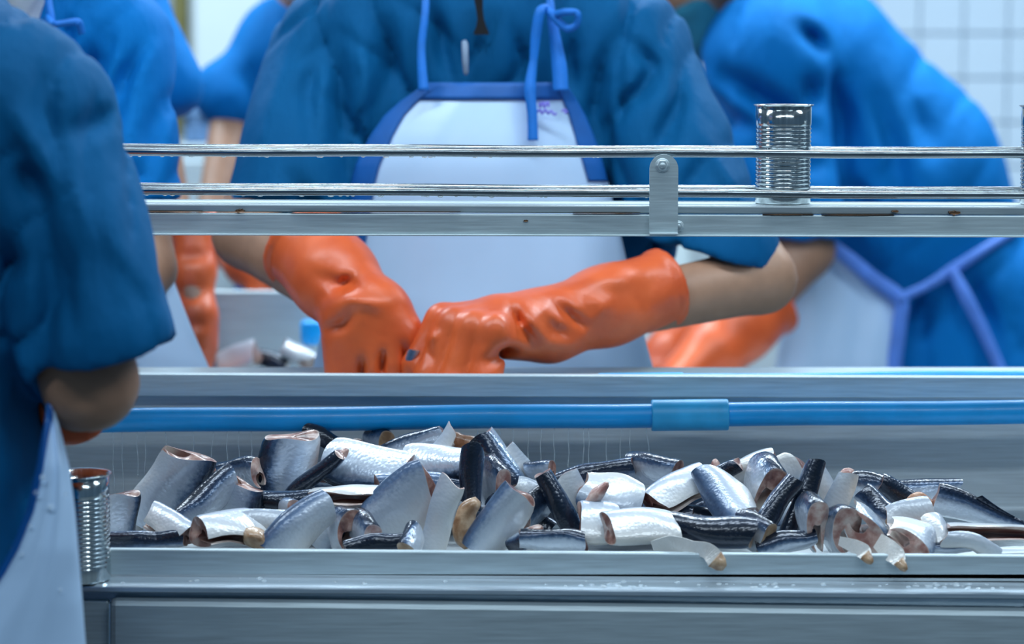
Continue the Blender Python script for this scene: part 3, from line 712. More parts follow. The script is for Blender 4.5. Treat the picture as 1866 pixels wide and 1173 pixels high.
# black strip painted as the shade in the collar gap, pen, purple marker writing on the bib
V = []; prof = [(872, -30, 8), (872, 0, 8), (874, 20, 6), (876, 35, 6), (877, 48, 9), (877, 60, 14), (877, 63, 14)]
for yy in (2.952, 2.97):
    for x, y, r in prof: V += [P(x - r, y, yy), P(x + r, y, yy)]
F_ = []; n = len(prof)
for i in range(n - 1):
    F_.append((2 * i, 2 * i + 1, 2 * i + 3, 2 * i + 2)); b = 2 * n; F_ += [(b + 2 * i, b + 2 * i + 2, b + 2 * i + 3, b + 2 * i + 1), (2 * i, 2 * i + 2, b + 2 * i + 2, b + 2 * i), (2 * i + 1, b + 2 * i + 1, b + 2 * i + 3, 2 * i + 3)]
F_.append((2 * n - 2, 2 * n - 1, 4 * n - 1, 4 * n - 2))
obj('collar_shade_strip', mesh('collar_shade_strip', V, F_), 'black', pc, False)
obj('pen', tube('pen', [P(846, 76, 2.955), P(847, 80, 2.953), P(848, 110, 2.950), P(849, 132, 2.950), P(849, 137, 2.950)], [.003, .0038, .0038, .003, .0015], 12), 'pen', pc)
def scrawl(pts): obj('marker_writing', tube('marker_writing', catmull([P(x, y, 2.9405) for x, y in pts], 5), .0014, 6), 'purple', ap)
scrawl([(983, 186), (984, 195), (990, 186), (992, 196), (998, 186), (1000, 195)]); scrawl([(978, 205), (984, 200), (988, 207), (994, 200), (999, 207), (1004, 202), (1010, 209), (1014, 206)]); scrawl([(1023, 203), (1028, 200), (1033, 204), (1028, 206)])
gf = lambda L: [(px_path(p, 2.75), w_, a_) for p, w_, a_ in L]
glove(pc, P(556, 447, 2.865), P(664, 568, 2.775), (.18, -.25, -.95), (-1, .1, -.15), (.1, .9, -.3), .0505, .0385, curl=(12, 26, 26), size=1.22, thumb=(.65, .55, .35), h=.0028, spread=.008, fat=1.08,
      folds=gf([([(590, 604), (625, 590), (650, 560)], .008, .006), ([(600, 540), (630, 520), (672, 530)], .009, .006), ([(560, 500), (620, 520), (660, 500)], .010, .004), ([(700, 632), (697, 660), (694, 700)], .0055, .009), ([(662, 645), (660, 700)], .0055, .008), ([(733, 620), (742, 660), (742, 700)], .0055, .008), ([(600, 560), (640, 540), (690, 550), (725, 545)], .010, -.004)]))
glove(pc, P(1212, 524, 2.866), P(1001, 592, 2.785), (-.80, -.60, .04), (.60, -.78, -.06), (-.05, 0, -1), .0425, .037, curl=(66, 34, 18), size=1.26, thumb=(.5, .45, .6), h=.0028, spread=.003, fat=1.22,
      folds=gf([([(930, 550), (950, 590), (985, 630)], .010, .011), ([(1000, 545), (1040, 580), (1075, 605)], .010, .008), ([(985, 565), (1010, 598), (1060, 616)], .011, .009), ([(1060, 535), (1100, 560), (1085, 600)], .013, -.005), ([(1010, 530), (1100, 518), (1205, 500)], .015, -.004), ([(880, 650), (915, 630), (950, 628)], .009, .008), ([(1150, 560), (1180, 545), (1220, 560)], .03, .003),
                ([(785, 600), (800, 612)], .008, -.003), ([(775, 640), (800, 640)], .01, .003)]))

# ---------------------------------------------------------------- near worker on the left
pa = thing('person', (P(-150, 600, 2.12).x, 2.12, 0), 'worker seen from behind at the left edge, dark blue sleeve and bare elbow', 'person', 'workers on the packing line')
xa = P(-150, 600, 2.12).x
el = P(164, 696, 2.055); wr = P(122, 742, 2.27); sh = P(40, 225, 2.10)
J = dict(core=.65, chest=P(-140, 300, 2.14), pelvis=(xa, 2.14, .86), neck=P(-170, -20, 2.13), head=Vector((xa + .02, 2.16, 1.53)), face=(.75, .6, -.45),
         arms=[(sh, el, wr, .0365), (Vector((xa - .16, 2.20, 1.22)), Vector((xa - .14, 2.28, 1.0)), Vector((xa - .03, 2.42, .98)), .036)], legs=legs(xa - .02, 2.19, .84, -.7, .07))
make_body(pa, J, (xa - .36, 1.85, .03), (xa + .40, 2.50, 1.70))
F = Field((xa - .30, 1.88, .70), (xa + .30, 2.36, 1.42), .0046)
F.cone(P(-116, 230, 2.13), P(-122, 1150, 2.13), .105, .106, .04, (1, 1.1, 1)); F.cone(P(-120, 190, 2.11), P(28, 208, 2.09), .076, .071, .04); F.cone(P(-170, 40, 2.13), P(-170, -40, 2.13), .085, .06, .04)
hp = P(170, 656, 2.05); F.cone(P(40, 225, 2.09), P(186, 610, 2.05), .070, .0625, .03, cut=[(hp, P(185, 760, 2.05) - P(165, 656, 2.05)), (P(240, 655, 2.05), P(275, 740, 2.05) - P(240, 655, 2.05))])
for path, wd, am in (([(70, 330), (95, 450), (100, 560), (92, 680)], .012, .013), ([(120, 270), (150, 380), (165, 470)], .013, -.008), ([(140, 420), (130, 520), (150, 620)], .012, .010), ([(20, 180), (80, 270), (110, 360)], .013, -.009), ([(40, 290), (75, 380)], .013, .012), ([(185, 190), (160, 230), (120, 250)], .011, .008), ([(200, 330), (215, 430), (250, 540)], .012, -.006), ([(10, 560), (40, 680), (70, 780)], .013, -.008), ([(0, 640), (30, 800), (55, 900)], .014, .016), ([(0, 420), (30, 520)], .016, .01)):
    F.fold(px_path(path, 2.03), wd, am, 2.2)
F.wob(.001, 34, 8).drape(.007, 60, 2)
obj('shirt', F.build('shirt'), 'shirt_teal_shaded', pa)
rows = [(735, 84, 93, 2.035, .0), (760, 82, 103, 2.03, .002), (800, 74, 114, 2.02, .01), (850, 66, 126, 2.01, .015), (930, 48, 136, 2.005, .02), (1000, 20, 142, 2.0, .025), (1050, -8, 146, 2.0, .03), (1100, -45, 150, 2.0, .03), (1180, -110, 156, 2.0, .035), (1500, -200, 170, 2.0, .04), (1700, -200, 170, 2.0, .04)]
aa = sheet('apron', rows, 'apron', pa, 26, 90, rip=.004, seed=3.1); aa['label'] = 'wet white vinyl apron with blue edge'
wd = lambda v: min(.9, 13 / max(14, np.interp(735 + v * 965, [r[0] for r in rows], [r[2] - r[1] for r in rows])))
sheet('apron_binding', rows, 'trim', aa, 4, 60, u1=wd, v0=0, v1=.55, dy=-.002, rip=.004, seed=3.1)
V = []; F_ = []
for x, y, r in ((78, 870, 6), (66, 898, 5.5), (92, 925, 7), (55, 958, 4), (110, 1075, 4), (40, 1010, 4), (100, 990, 3), (60, 1060, 3), (120, 900, 3)):
    c = P(x, y, 2.006); n = len(V); bead((0, 0, 0), M(r, 2.0), V, F_, .5)
    for k in range(n, len(V)): V[k] = (c.x + V[k][0], c.y - V[k][2], c.z + V[k][1])
obj('water_drops', mesh('water_drops', V, F_), 'water', aa)
glove(pa, P(136, 742, 2.15), P(116, 742, 2.28), (-.45, .88, .05), (.3, .1, -.9), (.6, .3, .6), .0285, .026, curl=(30, 35, 30), size=.8, thumb=(.7, .2, .3), h=.0035)

# ---------------------------------------------------------------- worker behind on the left
pb = thing('person', (P(40, 300, 3.06).x, 3.08, 0), 'worker at far left facing the trough with blue tied strap and white apron', 'person', 'workers on the packing line')
xb = P(40, 300, 3.06).x
elb = P(262, 490, 2.98); wrb = P(130, 640, 2.78)
J = dict(chest=P(45, 200, 3.08), pelvis=(xb, 3.10, .86), neck=P(30, -40, 3.07), head=Vector((P(-8, -95, 3.02).x, 3.00, P(0, -95, 3.0).z)), face=(-.15, -1, -.5),
         arms=[(P(200, 85, 3.07), elb, wrb, .036), (P(-130, 90, 3.07), P(-190, 430, 2.97), P(20, 640, 2.78), .036)], legs=legs(xb, 3.1, .84))
make_body(pb, J, (xb - .32, 2.70, .03), (xb + .32, 3.36, 1.70))
F = Field((xb - .32, 2.82, .72), (xb + .30, 3.30, 1.42), .0062)
F.cone(P(45, 150, 3.08), P(45, 1000, 3.10), .145, .165, .04, (1, 1.4, 1)); F.cone(P(-100, 95, 3.07), P(180, 95, 3.07), .072, .072, .04); F.cone(P(0, 15, 3.09), P(110, 15, 3.09), .09, .09, .05, (1, 1.2, 1))
F.cone(P(205, 90, 3.06), P(238, 350, 3.0), .069, .060, .03, cut=[(P(238, 366, 3.0), (0, 0, -1))]); F.cone(P(-130, 95, 3.06), P(-180, 380, 2.99), .07, .06, .03)
for path, wd_, am in (([(200, 40), (175, 130), (150, 200)], .013, .014), ([(262, 75), (215, 150), (180, 230)], .013, .014), ([(165, 60), (150, 130), (165, 170)], .012, .016), ([(235, 130), (205, 240), (190, 340)], .013, .012), ([(300, 150), (270, 240), (275, 330)], .012, .009), ([(280, 60), (240, 170)], .012, -.006), ([(250, 290), (260, 350)], .01, .01), ([(110, 20), (120, 100)], .012, .01)):
    F.fold(px_path(path, 2.97), wd_, am, 3.1)
F.wob(.001, 30, 4).drape(.008, 50, 7); obj('shirt', F.build('shirt'), 'shirt', pb)
rows = [(120, -60, 150, 2.945, .02), (330, -160, 280, 2.925, .06), (450, -170, 300, 2.92, .06), (520, -175, 319, 2.915, .055), (600, -180, 350, 2.91, .05), (690, -190, 390, 2.905, .05), (1000, -200, 420, 2.90, .07), (1300, -200, 430, 2.90, .08)]
ab = sheet('apron', rows, 'apron', pb, 30, 60, rip=.003, seed=5); ab['label'] = 'white vinyl apron'
obj('neck_strap', ribbon('neck_strap', [P(86, -60, 2.97), P(88, 0, 2.952), P(93, 45, 2.945), P(96, 125, 2.945)], [.008, .008, .010, .012]), 'tape', ab)
obj('bow', ribbon('bow', [P(68, 49, 2.942), P(92, 46, 2.935), P(118, 42, 2.935), P(142, 41, 2.938), P(149, 62, 2.942)], [.006, .008, .007, .009, .007]), 'tape', ab)
obj('bow', ribbon('bow', [P(84, 30, 2.940), P(92, 42, 2.932), P(98, 50, 2.936)], [.007, .010, .008]), 'tape', ab)
glove(pb, P(190, 570, 2.88), P(100, 660, 2.76), (-.5, -.5, -.6), (.5, -.6, 0), (0, .3, -.9), .038, .032, curl=(50, 40, 25), size=1.0, h=.005)
glove(pb, P(-110, 540, 2.89), P(0, 650, 2.78), (.5, -.5, -.6), (-.5, -.6, 0), (0, .3, -.9), .038, .032, curl=(50, 40, 25), size=1.0, h=.005)

# ---------------------------------------------------------------- bending worker on the right
pe = thing('person', (P(1740, 600, 4.15).x, 4.15, 0), 'blurred worker on the right bending left in bright blue shirt and white apron', 'person', 'workers on the packing line')
xe = P(1740, 600, 4.15).x
shE, elE, wrE = P(1405, 150, 4.0), P(1468, 455, 3.93), P(1325, 625, 3.86)
J = dict(chest=P(1500, 170, 4.12), pelvis=(xe, 4.15, .88), neck=P(1340, 60, 4.10), head=P(1262, -42, 4.06), face=(-.80, -.25, -.62),
         arms=[(shE, elE, wrE, .043), (P(1400, 170, 4.26), P(1420, 440, 4.25), P(1240, 600, 4.1), .042)], legs=legs(xe, 4.17, .84, PI / 2, .05))
make_body(pe, J, (xe - .65, 3.66, .03), (xe + .25, 4.48, 1.60), .011, mask='mask_teal')
F = Field((xe - .50, 3.72, .62), (xe + .28, 4.52, 1.45), .0075)
F.cone(P(1490, 140, 4.13), P(1640, 330, 4.14), .142, .158, .05, (1, 1.0, 1)); F.cone(P(1640, 330, 4.14), P(1745, 560, 4.15), .155, .135, .05); F.cone(P(1745, 560, 4.15), P(1780, 960, 4.15), .15, .20, .05)
F.cone(P(1400, 110, 4.0), P(1430, 110, 4.24), .105, .10, .04); F.cone(P(1330, 80, 4.1), P(1400, 100, 4.1), .055, .10, .04)
F.cone(P(1395, 160, 4.0), P(1462, 420, 3.935), .098, .070, .03, cut=[(P(1462, 432, 3.93), (0, 0, -1))]); F.cone(P(1400, 170, 4.25), P(1430, 410, 4.25), .09, .07, .03, cut=[(P(1430, 420, 4.25), (0, 0, -1))])
for path, wd_, am in (([(1300, 125), (1360, 160), (1430, 205), (1490, 250)], .022, .026), ([(1285, 170), (1320, 215), (1390, 240)], .018, .028), ([(1445, 45), (1480, 70), (1510, 105)], .016, .018), ([(1520, 130), (1545, 220), (1545, 300)], .018, .026), ([(1470, 130), (1480, 210)], .02, .016), ([(1590, 150), (1640, 280), (1650, 400)], .022, .014), ([(1350, 250), (1420, 290), (1500, 300)], .02, .022), ([(1560, 330), (1610, 420)], .018, .018), ([(1680, 180), (1720, 300)], .03, .01), ([(1700, 520), (1690, 640)], .02, .02), ([(1780, 500), (1830, 640)], .02, .024), ([(1660, 330), (1640, 480)], .016, .012)):
    F.fold(px_path(path, 3.95), wd_, am * 1.25, 4.15)
F.wob(.0016, 22, 12).drape(.007, 34, 3); obj('shirt', F.build('shirt'), 'shirt', pe)
rows = [(440, 1420, 1500, 3.985, .0), (470, 1425, 1545, 3.985, .0), (510, 1428, 1592, 3.98, .005), (545, 1426, 1640, 3.975, .01), (600, 1424, 1640, 3.965, .012), (690, 1408, 1630, 3.955, .015), (900, 1400, 1640, 3.94, .02), (1200, 1400, 1650, 3.94, .02)]
ae = sheet('apron', rows, 'apron', pe, 24, 50, rip=.005, seed=2); ae['label'] = 'white vinyl apron with pale blue edge'
pth = [(1495, 436), (1545, 470), (1592, 508), (1640, 546), (1638, 600), (1630, 690), (1640, 900)]
obj('apron_binding', ribbon('apron_binding', [P(x, y, 3.965) for x, y in pth], .022), 'tape_pale', ae)
obj('waist_tie', ribbon('waist_tie', [P(1636, 545, 3.962), P(1690, 520, 3.975), P(1735, 492, 3.985), P(1800, 450, 4.0), P(1850, 420, 4.06)], [.016, .014, .018, .014, .014]), 'tape_pale', ae)
obj('waist_tie', ribbon('waist_tie', [P(1735, 492, 3.98), P(1760, 540, 3.975), P(1790, 600, 3.98), P(1830, 690, 3.985)], [.014, .02, .018, .016]), 'tape_pale', ae)
glove(pe, P(1392, 545, 3.885), P(1300, 640, 3.82), (-.75, -.3, -.55), (.2, -.8, .3), (-.2, .3, -.9), .062, .045, curl=(30, 35, 25), size=1.2, h=.006)
glove(pe, P(1300, 560, 4.16), P(1220, 650, 4.06), (-.7, -.3, -.55), (-.2, .8, .2), (-.2, -.2, -.9), .05, .04, curl=(30, 35, 25), size=1.15, h=.006)

# ---------------------------------------------------------------- two blurred workers far behind
pC = thing('person', (P(235, 300, 3.6).x, 3.6, 0), 'blurred worker behind the far left worker, blue sleeve and hanging orange glove', 'person', 'workers on the packing line')
xc = P(235, 300, 3.6).x; elc = P(295, 300, 3.54); wrc = P(360, 560, 3.42)
J = dict(chest=P(160, 60, 3.6), pelvis=(xc, 3.62, .86), neck=P(190, -130, 3.6), head=Vector((xc - .03, 3.56, 1.56)), face=(.3, -.9, -.3), arms=[(P(200, 0, 3.58), elc, wrc, .0205), (P(110, 0, 3.6), P(90, 300, 3.6), P(140, 500, 3.45), .036)], legs=legs(xc, 3.62, .84))
make_body(pC, J, (xc - .30, 3.28, .03), (xc + .30, 3.85, 1.72), .012)
F = Field((xc - .26, 3.36, .72), (xc + .26, 3.84, 1.48), .011)
F.cone(P(150, 40, 3.6), P(170, 900, 3.62), .10, .12, .04, (1, 1.2, 1)); F.cone(P(100, -30, 3.6), P(190, -30, 3.59), .07, .066, .04)
F.cone(P(196, -20, 3.58), P(305, 155, 3.54), .064, .050, .03, cut=[(P(330, 205, 3.53), P(350, 260, 3.52) - P(308, 150, 3.54))]); F.cone(P(110, 0, 3.6), P(95, 200, 3.6), .065, .055, .03)
obj('shirt', F.build('shirt'), 'shirt', pC)
glove(pC, P(350, 415, 3.475), P(360, 570, 3.43), (.05, -.05, -1), (.12, 1, 0), (-.6, .1, 0), .0285, .0215, curl=(6, 8, 8), size=.8, thumb=(.8, .2, .1), h=.004, spread=.002, folds=[(px_path(p, 3.44), .012, .004) for p in ([(315, 470), (385, 465)], [(320, 540), (380, 520)], [(330, 590), (385, 585)])])
glove(pC, P(120, 440, 3.48), P(145, 540, 3.43), (.3, -.3, -.8), (-.6, .7, 0), (.3, .6, 0), .03, .026, curl=(20, 20, 20), size=.95, h=.006)
pD = thing('person', (P(560, 300, 4.15).x, 4.15, 0), 'blurred worker half hidden behind the middle worker’s shoulder', 'person', 'workers on the packing line')
xd = P(565, 300, 4.15).x; eld = P(425, 208, 4.08); wrd = P(384, 400, 3.95)
J = dict(chest=P(565, 130, 4.15), pelvis=(xd, 4.16, .86), neck=P(570, -40, 4.12), head=Vector((xd, 4.05, P(570, -150, 4.1).z)), face=(-.2, -.9, -.4), arms=[(P(500, 110, 4.13), eld, wrd, .034), (P(660, 110, 4.13), P(700, 350, 4.1), P(600, 480, 3.95), .04)], legs=legs(xd, 4.16, .84))
make_body(pD, J, (xd - .28, 3.7, .03), (xd + .28, 4.42, 1.68), .012)
F = Field((xd - .26, 3.85, .72), (xd + .26, 4.40, 1.44), .011)
F.cone(P(575, 150, 4.15), P(570, 800, 4.16), .12, .13, .04, (1, 1.2, 1)); F.cone(P(520, 80, 4.14), P(640, 80, 4.14), .075, .075, .04)
F.cone(P(520, 105, 4.13), P(412, 168, 4.09), .066, .047, .03); F.cone(P(412, 168, 4.09), P(425, 185, 4.07), .047, .046, .02); F.cone(P(650, 100, 4.13), P(690, 300, 4.1), .07, .06, .03)
F.fold(px_path([(430, 120), (470, 150), (500, 210)], 4.05), .02, .008); obj('shirt', F.build('shirt'), 'shirt', pD)
glove(pD, P(398, 415, 3.93), P(450, 478, 3.84), (.8, -.2, -.5), (.2, .9, 0), (0, .2, -.9), .036, .032, curl=(15, 25, 20), size=1.05, h=.005)
glove(pD, P(640, 430, 3.98), P(580, 500, 3.88), (-.6, -.3, -.6), (.2, .9, 0), (0, .2, -.9), .036, .032, curl=(15, 25, 20), size=1.05, h=.006)
# ================================================================== fish pieces
def set_attr(me, t, suv):
    a = me.attributes.new('t', 'FLOAT', 'POINT'); a.data.foreach_set('value', np.array(t, np.float32))
    b = me.attributes.new('suv', 'FLOAT_VECTOR', 'POINT'); b.data.foreach_set('vector', np.array(suv, np.float32).ravel())
from mathutils import noise as mnoise
WARP = [0.0, 1.0, 0.0]
def warp(v):
    v = Vector(v); a, f, s = WARP
    q = v * f + Vector((s, s * 1.7, s * .6))
    return v + Vector((mnoise.noise(q), mnoise.noise(q + Vector((31.7, 5.3, 9.1))), mnoise.noise(q + Vector((7.9, 47.2, 3.3))))) * a
def part(name, V, F, t, suv, mat, par, T):
    me = mesh(name, [T @ warp(v) for v in V], F); set_attr(me, t, suv); return obj(name, me, mat, par)
PILE = 'cut fish pieces heaped in the trough'
def frame(cx, cy, Y, phi, tau, rho):
    f, t, r = (math.radians(v) for v in (phi, tau, rho))
    e = Vector((math.cos(f) * math.cos(t), -math.sin(t), math.sin(f) * math.cos(t))); n = Vector((-math.sin(f), 0, math.cos(f)))
    v = n.cross(e)
    if v.y > 0: v = -v
    do = (n * math.cos(r) + v * math.sin(r)).normalized(); la = do.cross(e)
    R = Matrix((e, la, do)).transposed().to_4x4()
    return Matrix.Translation(P(cx, cy, Y)) @ R
def chunk(cx, cy, L, h, w, phi, tau, rho, kind, label, dy=0.0, taper=0.0, bend=0.0, mat='fish', fmat='flesh', fin=False, group=PILE, cat='fish', name=None, Y=None, skew=.15, flare=0.0):
    """kind: solid, cavity (gutted, open belly), flap (a strip of belly wall)"""
    if Y is None: Y = max(2.340, 2.348 + (1000 - cy) * .00098 + dy)
    if kind == 'flap': rho = -18 + rho * .22; h *= 1.25
    T = frame(cx, cy, Y, phi, tau, rho); L, h, w = M(L, Y), M(h, Y), M(w, Y)
    w *= .84; h *= 1.12; L *= 1.06; skew += random.Random(int(cx * 3 + cy)).uniform(-.35, .35); WARP[:] = [.24 * min(h, w) if kind != 'flap' else .12 * h, .75 / max(h, w), cx * .37 + cy * .11]
    rg = random.Random(int(cx * 7 + cy * 13)); nm = name or {'solid': 'fish_chunk', 'cavity': 'gutted_fish_chunk', 'flap': 'fish_belly_flap'}[kind]
    th = thing(nm, T.translation, label, cat, group)
    m = 12; ph1, ph2 = rg.uniform(0, 6), rg.uniform(0, 6)
    if kind == 'solid': A0, A1, n = -PI, PI, 28
    elif kind == 'cavity': A0, A1, n = -PI * .88, PI * .88, 28
    else: A0, A1, n = -PI * .97, -PI * .28, 16
    closed = kind == 'solid'
    angs = [A0 + (A1 - A0) * i / n for i in range(n + (0 if closed else 1))]
    def ring(u, inner):
        s = (1 - taper * u) * (.97 + .07 * math.sin(PI * u)); s *= 1 - .05 * max(0, 1 - min(u, 1 - u) / .06) ** 2 if not inner else 1
        out = []
        for a in angs:
            b = abs(a) / PI
            sx = math.copysign(abs(math.sin(a)) ** .9, math.sin(a)); y = w / 2 * sx * (1 + .26 * math.cos(a)); z = h / 2 * math.cos(a)
            if b > .5 and kind != 'solid':
                q = (b - .5) / .5; y += math.copysign(flare * w * q * q, a) + math.sin(u * 7 + ph1) * .10 * w * q * q; z += math.sin(u * 5 + ph2) * .05 * h * q
            if inner:
                kk = (.55 + .33 * max(0, (b - .35) / .65)) if kind == 'cavity' else None
                if kind == 'cavity':
                    wi = .26 + .50 * min(1, max(0, b - .35) / .55); y *= wi; z = z * (.22 + .66 * min(1, max(0, b - .3) / .6)) - .09 * h * (1 - b)
                else:
                    y *= .72; z *= .86
            y += .018 * w * math.sin(3 * a + ph1 + u * 4); z += .018 * h * math.sin(2 * a + ph2 + u * 5)
            x = (u - .5) * L + skew * z * (1 if u > .5 else -.6) * abs(2 * u - 1) + (.04 * math.sin(2 * a + ph1) + .03 * math.sin(3 * a + ph2)) * min(L, h) * abs(2 * u - 1)
            out.append((x, y * s, z * s + bend * h * (4 * (u - .5) ** 2)))
        return out
    N = len(angs); V = []; t = []; suv = []
    for j in range(m + 1):
        u = j / m
        for i, p in enumerate(ring(u, False)):
            V.append(p); t.append(abs(angs[i]) / PI); suv.append((p[0] + cx * .01, angs[i] * (h + w) / 4, cy * .01))
    F = []; K = N if closed else N - 1
    for j in range(m):
        for i in range(K):
            i2 = (i + 1) % N; F.append((j * N + i, j * N + i2, (j + 1) * N + i2, (j + 1) * N + i))
    part('skin', V, F, t, suv, mat, th, T)
    if closed:
        for u, sg in ((0.0, -1), (1.0, 1)):
            R0 = ring(u, False); V = []; t = []; cxm = sum(p[0] for p in R0) / N
            for f, tt, bz in ((1.0, .97, 0), (.8, .75, .012), (.5, .5, .02), (.2, .25, .016)):
                for p in R0: V.append((cxm + (p[0] - cxm) * f + sg * bz * w, p[1] * f, p[2] * f)); t.append(tt)
            V.append((cxm + sg * .006 * w, 0, 0)); t.append(0.0); F = []
            for k in range(3):
                for i in range(N):
                    i2 = (i + 1) % N; F.append((k * N + i, k * N + i2, (k + 1) * N + i2, (k + 1) * N + i)[::sg])
            for i in range(N): F.append((3 * N + i, 3 * N + (i + 1) % N, 4 * N)[::sg])
            part('cut_face', V, F, t, V, fmat, th, T)
    else:
        V = []; t = []
        for j in range(m + 1):
            for i, p in enumerate(ring(j / m, True)): V.append(p); t.append(abs(angs[i]) / PI)
        F = []
        for j in range(m):
            for i in range(N - 1): F.append((j * N + i, (j + 1) * N + i, (j + 1) * N + i + 1, j * N + i + 1))
        part('belly_lining', V, F, t, V, 'lining' if kind == 'cavity' else fmat, th, T)
        for u, sg in ((0.0, -1), (1.0, 1)):
            Ro, Ri = ring(u, False), ring(u, True); V = []; t = []; F = []
            for f, tt in ((0, .95), (.5, .5), (1, .9)):
                for p, q in zip(Ro, Ri): V.append(tuple(p[k] + (q[k] - p[k]) * f + (sg * .015 * w if k == 0 and f == .5 else 0) for k in range(3))); t.append(tt)
            for k in range(2):
                for i in range(N - 1): F.append((k * N + i, k * N + i + 1, (k + 1) * N + i + 1, (k + 1) * N + i)[::sg])
            part('cut_face', V, F, t, V, fmat, th, T)
        for i, sg in ((0, 1), (N - 1, -1)):
            V = []; F = []
            for j in range(m + 1): V += [ring(j / m, False)[i], ring(j / m, True)[i]]
            for j in range(m): F.append((2 * j, 2 * j + 1, 2 * j + 3, 2 * j + 2)[::sg])
            part('belly_edge', V, F, [.95] * len(V), V, 'flesh_pink', th, T)
    if fin:
        V = []; F = []; k = 7
        for j in range(k):
            u = .35 + .4 * j / (k - 1); x = (u - .5) * L; z = h / 2 * (1 - taper * u); hh = h * (.13 - .018 * j)
            for sy in (-.0005, .0005): V += [(x, sy, z - .003), (x + .25 * hh + .004, sy, z + hh)]
        for j in range(k - 1):
            a = 4 * j; F += [(a, a + 4, a + 5, a + 1), (a + 2, a + 3, a + 7, a + 6), (a + 1, a + 5, a + 7, a + 3)]
        part('dorsal_fin', V, F, [.1] * len(V), V, 'fish_dark', th, T)
    return th
def lump(cx, cy, L, h, phi, tau, label, mat='roe', dy=0.0, name='fish_roe', Y=None):
    if Y is None: Y = max(2.340, 2.348 + (1000 - cy) * .00098 + dy)
    T = frame(cx, cy, Y, phi, tau, 0); L, h = M(L, Y), M(h, Y); WARP[:] = [.22 * h, .8 / h, cx * .3]; rg = random.Random(int(cx + cy * 3)); a1, a2 = rg.uniform(0, 6), rg.uniform(0, 6)
    V = []; t = []; F = []; n = 20; m = 14
    for j in range(m + 1):
        u = j / m; r = (1 - abs(2 * u - 1) ** 2.4) ** .5 * (1 + .10 * math.sin(u * 9 + a1))
        for i in range(n):
            a = 2 * PI * i / n; q = r * (1 + .08 * math.sin(3 * a + a2 + u * 5)) + .002
            V.append(((u - .5) * L, h * .42 * q * math.cos(a), h / 2 * q * math.sin(a) + .12 * h * math.sin(u * 5 + a1))); t.append(.5)
    for j in range(m):
        for i in range(n): F.append((j * n + i, j * n + (i + 1) % n, (j + 1) * n + (i + 1) % n, (j + 1) * n + i))
    th = thing(name, T.translation, label, 'fish', PILE)
    body = part('flesh_body', V, F, t, V, mat, th, T)
    return th
def strip(pts, widths, label, Yf, mat='flesh_pink'):
    """thin limp strip of belly skin hanging over the lip"""
    c = [P(x, y, q) for (x, y), q in zip(pts, Yf)]; th = thing('fish_skin_strip', c[0], label, 'fish', 'limp fish strips hanging over the trough lip')
    me = ribbon('strip', c, [M(q, 2.3) for q in widths], .0016, 8); set_attr(me, [.9] * len(me.vertices), [v.co[:] for v in me.vertices]); o = obj('strip', me, 'fish_pale', th, False)
    e = c[-1]; d = (c[-1] - c[-2]).normalized(); q = M(widths[-1], 2.3)
    me = ribbon('torn_end', [e - d * .002, e + d * .004 + Vector((.001, -.001, 0)), e + d * .008 + Vector((.002, 0, 0))], [q, q * .75, q * .3], .0035, 4)
    set_attr(me, [.5] * len(me.vertices), [v.co[:] for v in me.vertices]); obj('torn_end', me, 'flesh_tan', th)
SO, CA, FL = 'solid', 'cavity', 'flap'
#      cx   cy    L    h   w  phi tau rho kind label
chunk(218, 938, 74, 64, 44, 86, 0, 200, SO, 'bright silver chunk standing at the far left end of the heap', -.01)
chunk(262, 986, 150, 40, 40, 3, 0, 60, SO, 'flat blue grey piece along the lip at the far left', -.01)
chunk(308, 890, 150, 88, 62, 56, 8, 176, CA, 'large pale opened piece leaning up at the left end of the heap', .0, flare=.1, mat='fish')
chunk(272, 902, 130, 34, 34, 60, 0, 120, FL, 'narrow silver strip behind the large leaning piece on the left', .02, mat='fish_pale')
chunk(376, 872, 34, 40, 36, 20, 40, 20, SO, 'small dark tail stub right of the large leaning piece', .0, mat='fish_dark')
chunk(436, 866, 92, 52, 48, 10, 38, 10, CA, 'silver chunk with red cut end left of the tall scaly piece', .0, fmat='flesh_pink')
chunk(526, 850, 112, 94, 58, 84, 6, 28, SO, 'tall scaly dark to silver chunk standing under the pipe on the left', -.005, skew=.05)
chunk(575, 864, 118, 58, 44, 42, 10, 80, SO, 'black triangular back piece right of the tall scaly chunk', -.01, mat='fish_dark', taper=.35)
chunk(598, 802, 84, 40, 40, -24, 0, 80, SO, 'dark glistening piece at the back under the pipe', .02, mat='fish_dark')
chunk(667, 848, 152, 82, 60, -11, 14, 156, SO, 'large chunk with white top and dark lower half near the peak', -.012)
lump(640, 806, 40, 16, 0, 0, 'pale pink scrap on top of the heap left of the peak', 'flesh_pink', .0, 'flesh_scrap')
chunk(690, 804, 60, 44, 40, 0, 55, 0, SO, 'brown cut end showing behind the large white topped chunk', .035, fmat='flesh_tan')
chunk(752, 815, 120, 46, 46, 20, 10, -15, CA, 'shiny silver piece with a red slit at the top of the heap', .0, flare=.12)
chunk(797, 826, 104, 30, 34, 47, 10, -70, FL, 'thick white belly strip curling up at the peak of the heap', -.02, mat='fish_pale', fmat='flesh_pink', bend=.3)
chunk(798, 844, 118, 60, 54, 4, 26, 154, SO, 'white and dark chunk with a pink cut end below the peak', -.02, fmat='flesh_pink')
lump(846, 804, 56, 30, -6, 10, 'tan egg shaped roe at the top of the heap', 'roe', .0)
lump(874, 821, 38, 30, 100, 20, 'rounded pink nub beside the dark leaning chunk', 'flesh_pink', -.015, 'flesh_scrap')
chunk(910, 840, 116, 52, 50, -56, 18, 120, SO, 'glossy dark chunk leaning down right of the peak, brown cut end', -.01, mat='fish_dark')
chunk(945, 850, 82, 46, 34, -54, 0, -40, FL, 'smooth white flap on the right of the glossy leaning chunk', .005, mat='fish_pale')
